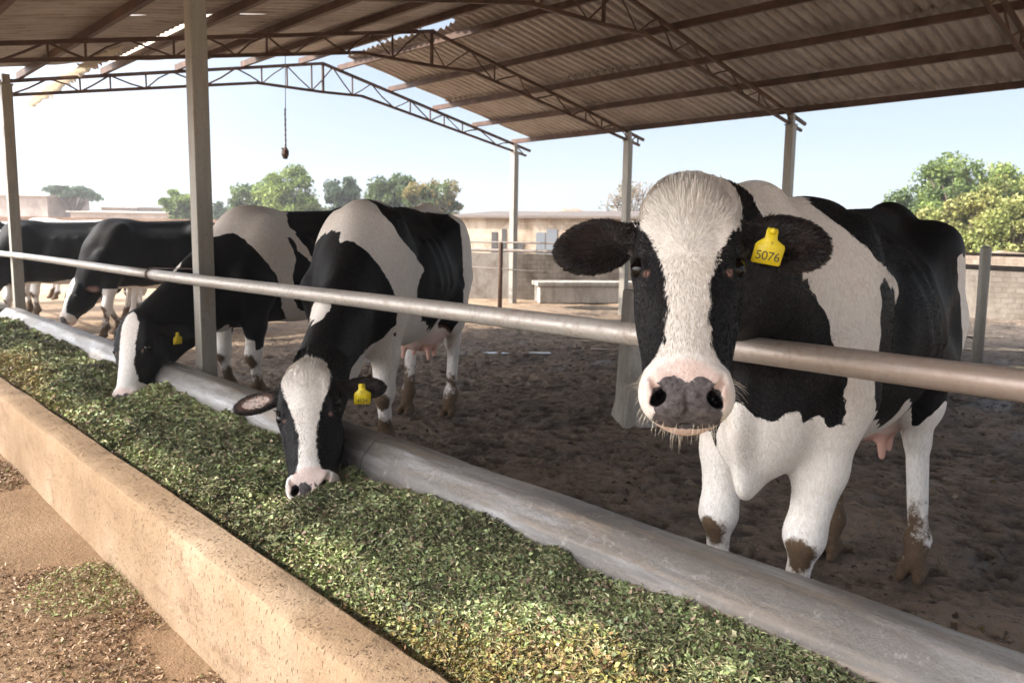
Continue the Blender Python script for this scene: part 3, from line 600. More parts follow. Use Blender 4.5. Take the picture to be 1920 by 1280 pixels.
# ------------------------------------------------------------------ trees
def tree(name, label, cat, u, d, top_px, half_px, cols, n=5000, leaf=.13, kind='round', seed=1, base_px=None, group=None, bare=False):
    n = int(n*2.6); leaf *= .66; g = np.random.default_rng(seed); c = P(u, 440, d); H = ((441+.0148*(u-960)-top_px)/F_PX*d+1.4)*1.05; R = half_px/F_PX*d
    root = empty(name, (c[0], c[1], -.1), label, cat, group); tb = MB()
    z0 = H*.2 if kind == 'round' else (H*.55 if kind == 'umbrella' else 0.1)
    tops = []
    nl = 9 if kind != 'bush' else 12
    th = H*(.35 if kind != 'umbrella' else .5)
    tb.tube([(c[0], c[1], -.15), (c[0]+.1, c[1], th*.5), (c[0]-.05, c[1]+.1, th)], [.035*H, .028*H, .022*H], 8)
    blobs = []
    for k in range(nl*4 if not bare else 26):
        a = g.random()*6.283; rr = R*math.sqrt(g.random())*.8; zz = z0+(H-z0)*(.25+.62*g.random()*(1-.45*(rr/R)**2))
        if kind == 'umbrella': zz = H*(.80+.12*g.random())-.1*H*(rr/R)
        b = np.array([c[0]+rr*math.cos(a), c[1]+rr*math.sin(a), zz]); br = R*(.15+.24*g.random())
        br = min(br, (H-zz)*1.0+.1); blobs.append((b, max(br, .14*R)))
        m = (np.array([c[0], c[1], th])*.55+b*.45)+g.normal(size=3)*.05*R; tb.tube([(c[0], c[1], th*.9), m, b], [.014*H, .009*H, .003*H], 5)
        if bare:
            for q in range(7): e = b+g.normal(size=3)*R*.22; tb.tube([m*.3+b*.7, e], [.004*H, .0015*H], 4)
    tb.build('trunk', M_BARK, root, True)
    pos = []; per = n//len(blobs)
    for b, br in blobs:
        v = g.normal(size=(per, 3)); v /= np.linalg.norm(v, axis=1, keepdims=True); rr = br*(.35+.85*g.random((per, 1))**.8)
        sq = np.array([1, 1, .8 if kind != 'umbrella' else .38]); q = b+v*rr*sq
        nz = fbm(q*2.2/R*1.5, 3, seed); q = q[nz > -.45+.3*g.random(per)]; pos.append(q)
    pos = np.concatenate(pos); pos = pos[pos[:, 2] > (.05 if kind == 'bush' else z0*.8)]; nn = len(pos)
    nr = g.normal(size=(nn, 3)); nr[:, 2] += .6; nr /= np.linalg.norm(nr, axis=1, keepdims=True)
    cols = np.array(cols); pat = fbm(pos*1.1, 3, seed+4); ci = np.clip(((pat+.8)/1.6*len(cols)+g.normal(size=nn)*.7).astype(int), 0, len(cols)-1)
    C = cols[ci]*(.75+.5*g.random((nn, 1)))
    V, Fq, CC = leaf_cloud(pos, nr, leaf*(.6+.8*g.random(nn)), C, seed)
    link('crown', np_mesh('crown', V, Fq, {'tint': CC}), M_FOL, root)
    return root
GR = [(.07, .11, .035), (.12, .18, .05), (.17, .24, .07)]; BR = [(.14, .2, .045), (.22, .3, .07), (.30, .38, .10)]; DK = [(.05, .085, .035), (.09, .13, .045), (.12, .17, .06)]
OL = [(.13, .13, .035), (.24, .2, .06), (.3, .22, .08)]; BL = [(.06, .1, .05), (.09, .14, .07), (.12, .18, .08)]; YG = [(.22, .26, .07), (.34, .36, .11), (.46, .45, .17)]
tree('acacia_tree', 'lone flat topped tree standing hazy at far left', 'tree', 140, 62, 343, 46, BL, 4200, .16, 'umbrella', 2)
tree('leafy_tree', 'small green tree just left of the front steel post', 'tree', 340, 48, 340, 40, GR+BR, 6000, .14, 'bush', 3)
tree('leafy_tree', 'dark green tree left of the bright green tree', 'tree', 478, 50, 327, 46, GR, 6000, .15, 'bush', 4)
tree('leafy_tree', 'bright green broad tree behind the hanging lamp', 'tree', 548, 46, 311, 66, BR, 11000, .13, 'bush', 5)
tree('leafy_tree', 'blue green tree right of the bright green tree', 'tree', 642, 52, 319, 44, BL, 6500, .15, 'bush', 6)
tree('leafy_tree', 'dark rounded tree behind the middle cow', 'tree', 738, 46, 319, 56, DK+GR, 9000, .14, 'bush', 7)
tree('leafy_tree', 'olive and orange leaved tree behind the middle cow rump', 'tree', 812, 44, 325, 60, OL+GR, 9000, .13, 'bush', 8)
tree('bare_tree', 'thin leafless pinkish tree behind the ear of the nearest cow', 'tree', 1185, 42, 331, 58, [(.3, .22, .18), (.22, .2, .1)], 900, .09, 'round', 9, bare=True)
tree('pale_shrub', 'small pale green shrub top above the nearest cow poll', 'shrub', 1398, 40, 343, 34, BL+YG, 2500, .12, 'bush', 10)
tree('pale_shrub', 'small pale green shrub top left of the right far post', 'shrub', 1452, 40, 350, 40, BL+YG, 2500, .12, 'bush', 12)
tree('leafy_tree', 'dark green tree rising over the right hedge', 'tree', 1792, 30, 281, 95, GR+BR, 16000, .11, 'bush', 11)
tree('leafy_tree', 'yellow green tree at the right edge', 'tree', 1900, 29, 288, 85, BR+YG, 14000, .11, 'bush', 13)
tree('leafy_tree', 'mid green low tree behind the hips of the nearest cow', 'tree', 1712, 32, 345, 70, GR, 8000, .11, 'bush', 14)
for k, (u, d, t, hp) in enumerate(((1765, 24, 372, 52), (1832, 23, 338, 62), (1905, 22, 345, 66))):
    tree('hedge_bush', ('low sunny hedge bush nearest the rump of the nearest cow', 'tall sunny yellow green hedge bush in the middle of the hedge', 'yellow green hedge bush cut by the right edge')[k], 'bush', u, d, t, hp, YG+OL[:1], 9000, .09, 'bush', 20+k, group='hedge bushes at right')
for k, (u, d, t, hp) in enumerate(((5, 70, 385, 40), (415, 60, 375, 22), (420, 75, 392, 60))):
    tree('far_tree', ('hazy low tree line at the far left edge', 'small hazy tree just right of the front steel post', 'low hazy shrub strip right of the front steel post')[k], 'tree', u, d, t, hp, BL, 2500, .2, 'bush', 30+k)
print('trees', time.time()-T0)
# ------------------------------------------------------------------ hazy air
hb = MB(); hb.box((-40, -30, -1.3), (150, 150, 14)); hm = bpy.data.materials.new('thin morning haze'); hm.use_nodes = True; ht = hm.node_tree; ht.nodes.clear()
ho = ht.nodes.new('ShaderNodeOutputMaterial'); hv_ = ht.nodes.new('ShaderNodeVolumePrincipled'); hv_.inputs['Color'].default_value = (.95, .96, 1, 1); hv_.inputs['Density'].default_value = .002; hv_.inputs['Anisotropy'].default_value = .3
ht.links.new(hv_.outputs[0], ho.inputs['Volume']); tag(hb.build('haze', hm), kind='stuff')
SEEDMODE = False
H1, H2, H3, HB, FUR1 = .0065, .0085, .013, .022, 260000
S1 = [tuple(q) for q in np.array([int(v) for v in """-52 32 93 1 -51 30 113 1 -51 30 115 1 -51 31 111 1 -51 32 95 1 -51 32 97 1 -51 32 99 1 -50 30 117 1 -50 31 107 1 -50 31 109 1 -50 32 101 1 -50 32 103 1 -50 32 105 1 -49 30 118 1 -48 30 120 1 -47 30 107 -1 -47 30 112 -1 -47 30 127 1 -47 30 130 -1 -46 30 105 -1 -46 30 107 -1 -46 30 109 -1 -46 30 118 1 -46 30 122 1 -46 31 98 -1 -46 31 99 -1 -46 31 101 -1 -46 31 103 -1 -45 30 111 -1 -45 30 124 1 -45 32 96 -1 -44 8 146 -1 -44 30 113 -1 -44 30 124 1 -44 30 126 1 -44 32 90 -1 -44 32 92 -1 -44 32 94 -1 -43 30 115 -1 -43 30 128 1 -42 29 119 -1 -42 29 121 -1 -42 29 135 -1 -42 30 117 -1 -42 30 128 1 -42 30 129 1 -42 30 130 -1 -42 30 131 -1 -42 32 90 -1 -41 29 122 -1 -41 33 89 -1 -40 25 140 -1 -40 29 124 -1 -40 29 126 -1 -40 29 130 -1 -39 29 128 -1 -38 29 130 -1 -38 33 87 -1 -37 33 86 -1 -36 20 140 -1 -35 16 140 -1 -35 26 135 -1 -34 11 54 1 -34 27 124 -1 -34 27 129 -1 -34 33 85 -1 -33 28 118 -1 -33 32 78 -1 -33 32 79 -1 -33 33 81 -1 -33 33 83 -1 -32 27 57 1 -32 31 69 1 -32 31 75 -1 -32 31 76 -1 -31 12 140 -1 -31 22 134 -1 -31 31 71 1 -31 31 75 -1 -30 6 145 -1 -30 18 56 1 -30 24 46 1 -30 30 18 1 -29 7 54 1 -29 23 52 1 -29 24 40 1 -29 29 113 -1 -29 31 70 1 -29 31 74 -1 -28 18 134 -1 -28 23 129 -1 -28 25 29 1 -28 25 35 1 -28 30 69 1 -28 30 73 -1 -27 23 58 1 -27 26 24 1 -27 28 64 1 -27 29 68 1 -27 30 71 -1 -27 31 81 -1 -26 18 63 1 -26 23 62 1 -26 25 63 1 -26 26 64 1 -26 27 65 1 -26 28 66 1 -26 29 71 -1 -25 21 63 1 -25 22 63 -1 -25 23 63 -1 -25 24 64 -1 -25 27 19 1 -25 27 68 -1 -25 28 69 -1 -25 28 70 -1 -24 -5 17 1 -24 21 65 1 -24 23 65 -1 -24 24 65 -1 -24 25 66 -1 -24 26 67 -1 -24 27 14 1 -24 28 76 -1 -24 32 87 -1 -23 -4 11 1 -23 21 67 1 -23 23 67 -1 -23 32 92 -1 -22 23 7 1 -22 23 69 -1 -22 24 70 -1 -22 28 9 1 -21 -3 6 1 -21 21 69 1 -19 24 3 1 -19 29 4 1 -19 29 82 -1 -15 11 139 -1 -15 32 109 -1 -14 6 145 -1 -14 16 134 -1 -14 33 99 -1 -14 33 104 -1 -13 22 129 -1 -13 27 124 -1 -8 28 119 -1 -5 26 75 -1 0 10 139 -1 0 15 134 -1 0 32 90 -1 1 5 144 -1 1 31 115 -1 3 21 129 -1 3 26 125 -1 3 29 80 -1 4 32 110 -1 6 21 67 1 6 23 70 1 7 22 69 1 7 25 72 1 7 27 76 1 7 29 79 -1 7 34 96 -1 8 33 106 -1 9 26 74 1 10 22 70 1 10 27 75 1 10 34 101 -1 11 28 77 1 12 28 79 1 12 29 81 -1 12 29 120 -1 12 31 86 -1 13 29 81 -1 15 30 116 -1 16 26 75 -1 16 29 81 -1 17 25 74 -1 17 25 125 -1 17 27 77 -1 17 30 111 -1 17 32 92 -1 18 24 73 -1 18 28 79 -1 19 21 130 -1 19 23 72 -1 19 28 81 -1 19 29 83 -1 19 31 106 -1 19 32 97 -1 20 26 120 -1 20 29 82 -1 20 32 102 -1 21 21 70 1 22 26 120 -1 22 27 116 -1 23 25 123 -1 23 26 119 -1 24 23 73 -1 24 26 78 -1 24 28 111 -1 25 24 124 -1 25 26 119 1 25 28 107 -1 25 30 88 -1 26 22 72 1 26 24 125 -1 26 29 102 -1 27 23 126 -1 27 25 120 1 27 30 93 -1 27 30 98 -1 28 25 122 1 28 26 119 1 29 22 73 1 29 24 75 -1 30 24 125 -1 31 27 84 -1 32 25 78 -1 32 26 120 1 33 -27 113 -1 33 26 123 1 34 -27 118 -1 34 25 79 -1 34 27 118 -1 35 28 89 -1 36 28 94 -1 37 -26 123 -1 39 -25 128 -1 39 26 127 -1 39 27 121 1 39 28 99 -1 40 26 124 1 40 27 119 -1 41 -29 103 -1 41 -29 108 -1 41 28 117 -1 41 29 103 -1 42 -24 133 -1 42 26 125 1 42 28 112 -1 42 29 108 -1 43 -28 113 -1 44 -28 118 -1 44 26 128 -1 45 27 120 -1 46 24 134 -1 46 26 126 1 47 -27 123 -1 47 15 143 -1 47 25 129 -1 47 27 121 -1 47 28 116 -1 48 6 147 -1 48 26 127 1 48 27 122 1 48 28 98 -1 48 28 99 -1 48 28 101 -1 48 28 115 -1 48 28 117 -1 48 28 119 -1 48 29 102 -1 48 29 104 -1 48 29 105 -1 48 29 107 -1 49 25 130 -1 49 25 131 -1 49 27 120 -1 49 28 97 -1 49 28 112 -1 49 28 113 -1 49 29 108 -1 50 4 148 -1 50 21 138 -1 50 24 132 -1 50 25 128 1 50 28 110 -1 51 24 133 -1 51 26 126 1 51 28 116 1 51 29 96 -1 52 23 134 -1 52 25 130 1 52 27 119 1 52 27 120 1 52 28 106 1 52 28 107 1 52 28 114 1 52 28 115 1 52 28 117 1 53 3 148 1 53 13 143 -1 53 21 136 -1 53 22 134 -1 53 22 135 -1 53 23 132 1 53 24 131 1 53 27 121 1 53 28 103 1 53 28 104 1 53 28 108 1 53 28 112 1 53 30 94 -1 54 6 147 -1 54 17 139 -1 54 18 138 -1 54 19 137 -1 54 20 137 -1 54 23 133 1 54 27 117 1 54 28 101 1 54 28 105 1 54 28 109 1 54 28 110 1 54 28 111 1 54 28 113 1 54 29 100 1 55 13 142 -1 55 14 142 -1 55 15 141 -1 55 16 140 -1 55 22 133 1 55 29 100 1 55 30 81 1 55 30 93 -1 55 31 85 -1 56 8 146 -1 56 11 144 -1 56 12 143 -1 56 20 135 1 56 21 134 1 56 23 130 1 56 29 96 1 56 29 99 1 56 30 84 -1 56 30 92 -1 57 6 147 1 57 9 145 -1 57 17 138 1 57 18 137 1 57 19 136 1 57 27 74 1 57 29 98 1 57 31 87 -1 57 31 88 -1 57 31 90 -1 57 31 91 -1 58 15 139 1 58 16 138 1 58 24 126 1 58 29 97 1 58 30 83 1 58 30 84 1 58 30 92 -1 58 31 88 -1 59 14 140 1 59 20 134 1 59 24 61 1 59 25 122 1 59 30 85 1 59 30 95 1 60 13 141 1 60 16 138 1 60 25 66 1 60 25 118 1 60 30 87 1 60 30 88 1 60 30 94 1 61 12 142 1 61 13 142 1 61 21 130 1 61 26 113 1 61 28 80 1 61 30 90 1 61 30 91 1 61 30 93 1 62 12 142 1 62 22 52 1 62 25 70 1 62 26 109 1 63 -25 70 1 63 -10 39 1 63 -10 44 1 63 8 145 1 63 10 144 1 63 11 143 1 63 22 126 1 63 28 84 1 64 -25 76 -1 64 22 57 1 64 22 122 1 64 25 75 1 65 -26 81 -1 65 -23 69 1 65 -23 75 -1 65 -13 24 1 65 -13 29 1 65 10 54 1 65 18 134 1 65 22 62 1 65 22 66 1 65 22 71 1 65 23 118 1 65 24 76 1 65 24 77 1 65 25 78 1 65 25 79 1 65 25 80 1 65 27 105 1 65 29 89 1 66 -22 73 -1 66 -14 54 1 66 -13 35 1 66 -12 20 1 66 10 50 1 66 16 28 1 66 19 48 1 66 19 52 1 66 20 39 1 66 20 44 1 66 23 76 1 66 23 77 1 66 23 114 1 66 24 78 -1 66 24 79 -1 66 25 81 1 66 25 82 1 67 -21 72 -1 67 -20 68 1 67 -20 71 -1 67 -19 58 1 67 -19 63 1 67 -19 68 1 67 -19 70 -1 67 -18 53 1 67 -18 68 1 67 -17 24 1 67 -17 28 1 67 -17 34 1 67 -14 59 1 67 -13 49 1 67 -11 15 1 67 10 59 1 67 12 32 1 67 16 34 1 67 19 57 1 67 19 61 1 67 19 66 1 67 21 76 1 67 22 75 1 67 22 77 1 67 23 78 1 67 24 81 -1 67 24 110 1 67 26 84 1 67 26 85 1 67 28 102 1 67 29 93 1 68 -19 73 -1 68 -18 48 1 68 -16 19 1 68 -13 45 1 68 -12 40 1 68 11 46 1 68 12 28 1 68 13 23 1 68 15 52 1 68 15 56 1 68 15 61 1 68 16 48 1 68 18 70 1 68 19 130 1 68 20 77 1 68 21 78 -1 68 22 80 -1 68 24 83 -1 68 25 84 -1 68 26 86 1 68 26 87 1 68 29 98 1 69 -17 44 1 69 -15 15 1 69 15 65 1 69 15 138 1 69 16 43 1 69 17 39 1 69 19 75 1 69 20 77 1 69 20 126 1 69 21 79 -1 69 25 86 -1 70 -16 39 1 70 12 38 1 70 12 42 1 70 19 78 1 70 20 80 -1 70 20 118 1 70 20 122 1 70 21 114 1 70 23 84 -1 70 25 87 -1 70 25 106 1 70 26 89 1 70 26 90 1 71 -25 89 -1 71 -23 87 -1 71 15 70 1 71 19 79 1 71 19 80 1 71 19 82 -1 71 21 110 1 71 21 111 1 71 25 90 -1 71 26 91 1 71 27 93 1 72 -27 94 1 72 -27 99 1 72 18 80 1 72 18 81 1 72 20 113 1 72 21 109 1 72 22 107 1 72 22 108 1 72 25 91 -1 72 26 102 1 72 27 94 1 73 -26 96 1 73 -26 97 1 73 12 66 1 73 16 75 1 73 17 80 1 73 19 84 -1 73 20 109 -1 73 20 110 -1 73 20 114 1 73 21 108 -1 73 22 106 1 73 23 89 -1 73 23 104 1 73 23 105 1 73 26 93 -1 73 26 94 -1 73 26 97 1 73 26 98 1 73 27 96 1 74 -24 91 -1 74 8 146 1 74 12 142 1 74 17 80 1 74 17 134 1 74 18 82 -1 74 19 112 -1 74 19 115 1 74 21 105 -1 74 21 106 -1 74 22 104 -1 74 24 101 1 74 24 102 1 74 25 97 -1 74 25 100 1 74 26 95 -1 74 26 99 1 75 -23 93 -1 75 -23 100 -1 75 -8 140 -1 75 16 80 1 75 16 81 -1 75 17 82 -1 75 19 113 -1 75 20 89 -1 75 23 94 -1 75 23 98 -1 75 23 100 -1 75 23 102 -1 75 24 99 -1 75 25 98 -1 76 -23 95 -1 76 -23 97 -1 76 -23 98 -1 76 -21 92 -1 76 -8 138 -1 76 16 81 -1 76 16 83 -1 76 16 84 -1 76 19 106 -1 76 19 110 -1 76 19 114 -1 76 19 116 1 76 20 93 -1 76 20 102 -1 77 -21 97 -1 77 13 71 1 77 15 81 1 77 15 84 -1 77 16 89 -1 77 18 130 1 77 19 114 -1 77 19 118 1 77 20 98 -1 78 -15 93 -1 78 -15 98 -1 78 -14 89 -1 78 6 61 1 78 14 76 1 78 14 85 -1 78 15 82 1 78 15 83 1 78 16 97 -1 78 17 93 -1 78 18 116 -1 78 19 118 1 78 19 122 1 78 19 126 1 79 -14 80 -1 79 -14 84 -1 79 -11 129 -1 79 -7 139 -1 79 -6 141 1 79 10 66 1 79 13 84 -1 79 13 85 -1 79 13 89 -1 79 14 80 1 79 14 83 1 79 16 102 -1 80 12 83 1 80 13 93 -1 80 17 106 -1 80 18 117 -1 80 19 120 1 81 -11 73 -1 81 -6 141 1 81 11 71 1 81 12 82 1 81 12 84 -1 81 13 97 -1 81 18 118 -1 82 -10 74 -1 82 -8 95 -1 82 3 57 1 82 7 66 1 82 10 80 1 82 10 84 -1 82 10 89 -1 82 10 93 -1 82 11 76 1 82 11 80 1 82 11 83 -1 82 17 110 -1 83 -9 75 -1 83 -9 134 -1 83 -8 73 1 83 -8 99 -1 83 -7 91 -1 83 -7 139 -1 83 -6 68 1 83 -5 142 1 83 -1 56 1 83 3 62 1 83 7 71 1 83 9 80 1 83 9 81 -1 83 10 82 -1 83 14 102 -1 83 19 121 1 84 -8 77 -1 84 -7 75 1 84 -7 86 -1 84 -6 141 1 84 7 76 1 84 7 79 1 84 7 80 1 84 7 84 -1 84 7 88 -1 84 7 93 -1 84 8 81 -1 84 10 97 -1 84 18 114 -1 84 19 119 -1 85 -7 79 -1 85 -6 80 -1 85 -6 82 -1 85 -5 74 1 85 0 61 1 85 4 66 1 85 6 80 1 85 7 82 -1 85 14 106 -1 86 -7 139 -1 86 -6 77 1 86 -6 104 -1 86 -5 78 1 86 -5 82 -1 86 3 88 -1 86 3 92 -1 86 4 71 1 86 5 81 1 86 5 82 -1 86 5 83 -1 86 7 97 -1 86 11 102 -1 86 19 122 1 87 -8 138 -1 87 -4 83 -1 87 -3 85 -1 87 -2 86 -1 87 -1 92 -1 87 -1 96 -1 87 1 66 1 87 3 97 -1 87 4 82 1 87 4 84 -1 87 5 76 1 87 19 120 -1 88 -6 141 1 88 -4 79 1 88 -1 86 -1 88 0 87 -1 88 0 88 -1 88 1 87 -1 88 2 86 -1 88 3 83 1 88 3 85 -1 88 4 80 1 88 17 138 1 88 19 119 -1 89 -7 140 -1 89 0 85 1 89 0 86 1 89 0 101 -1 89 2 84 1 89 2 85 1 90 -2 81 1 90 -1 82 1 90 -1 83 1 90 1 84 1 90 2 71 1 90 8 102 -1 90 16 111 -1 90 20 124 1 91 -10 125 -1 91 -9 121 -1 91 -6 141 1 91 2 76 1 91 2 80 1 91 5 102 -1 91 20 122 -1 92 -10 129 -1 92 -6 142 1 92 13 106 -1 92 20 123 -1 93 -9 134 -1 93 -8 117 -1 93 -7 140 -1 93 20 125 1 93 20 134 1 94 -6 141 1 94 20 123 -1 94 20 126 1 94 20 130 1 95 20 126 1 96 -6 140 -1 96 18 115 -1 97 -7 138 -1 97 -6 113 -1 97 -3 145 1 97 20 125 -1 97 21 128 1 98 -5 141 1 98 12 107 -1 98 17 141 1 99 16 111 -1 99 19 119 -1 99 20 126 -1 99 21 129 1 100 20 127 -1 100 21 130 1 101 -6 140 -1 102 11 149 1 102 15 145 1 102 19 138 1 102 20 123 -1 102 20 128 -1 102 20 131 1 103 -4 141 1 103 20 127 -1 103 20 129 -1 103 20 134 1 104 -7 126 -1 104 10 107 -1 104 18 116 -1 104 20 130 -1 104 20 132 1 105 -7 130 -1 105 20 131 -1 106 -6 122 -1 106 -4 140 -1 106 20 131 -1 106 20 133 1 107 -6 134 -1 107 15 112 -1 107 17 141 1 107 19 119 -1 107 20 134 1 108 0 111 -1 108 8 108 -1 108 20 132 -1 109 -3 141 1 109 11 148 1 109 19 123 -1 109 19 135 1 110 -4 118 -1 110 19 136 1 110 19 137 1 110 20 133 -1 111 15 144 1 111 19 137 1 111 20 127 -1 112 -5 127 -1 112 -5 128 -1 112 -5 129 -1 112 -5 131 -1 112 -5 132 -1 112 -4 125 -1 112 -4 137 -1 112 -3 140 -1 112 0 145 1 112 17 116 -1 112 20 130 -1 112 20 134 -1 113 -4 123 -1 113 -4 124 -1 113 -4 133 -1 113 -2 141 1 113 19 138 1 113 20 135 -1 114 -4 134 -1 114 -3 121 -1 115 -4 136 -1 115 -3 120 -1 115 15 112 -1 115 18 120 -1 115 19 136 -1 116 -3 137 -1 116 -2 119 -1 116 -2 140 -1 116 -2 141 1 116 -1 115 -1 116 19 137 -1 116 19 139 1 117 -4 129 1 117 -4 131 1 117 -4 132 1 117 -3 128 1 117 -2 138 -1 117 -1 118 -1 117 -1 142 1 117 19 123 -1 118 -3 125 1 118 -3 127 1 118 -3 133 1 118 -3 134 1 118 -2 140 -1 118 18 141 1 118 19 139 1 119 -3 124 1 119 -3 136 1 119 -2 123 1 119 -1 117 -1 119 -1 140 -1 119 -1 141 -1 119 20 127 -1 119 20 137 -1 120 -3 130 1 120 -2 122 1 120 -2 137 1 120 -1 120 1 120 -1 142 1 120 0 115 -1 120 17 117 -1 121 -3 134 1 121 -2 126 1 121 -2 138 1 121 -1 119 1 121 1 114 -1 121 1 144 1 121 5 148 1 121 19 140 1 121 20 131 -1 121 20 137 -1 122 -1 139 1 122 0 118 1 122 3 112 -1 122 20 134 -1 122 20 138 -1 123 -2 137 1 123 -1 123 1 123 -1 141 1 123 0 117 1 123 2 113 -1 123 18 120 -1 123 19 140 1 124 1 116 1 124 16 113 -1 124 17 144 1 124 20 139 -1 125 0 119 1 125 2 115 1 125 3 112 -1 125 8 109 -1 125 19 124 -1 126 -1 141 1 126 15 147 1 126 19 141 1 126 20 139 -1 127 2 114 1 127 2 116 1 127 4 111 -1 127 20 139 -1 128 3 113 1 128 5 147 1 128 20 127 -1 129 1 144 1 129 17 117 -1 129 20 140 1 130 5 112 1 130 6 110 -1 130 20 139 -1 130 20 140 1 130 21 131 -1 130 21 137 -1 131 -1 134 1 131 4 113 1 131 8 110 -1 131 21 134 -1 132 -1 130 1 132 -1 137 1 133 1 127 1 133 6 111 1 133 21 139 -1 134 0 140 1 134 8 110 -1 134 20 140 1 135 2 123 1 135 19 143 1 136 2 120 1 136 5 147 1 137 2 144 1 137 3 117 1 139 17 146 1 141 1 134 1 141 1 137 1 142 1 140 1 143 5 147 1 145 3 143 1""".split()]).reshape(-1, 4)]
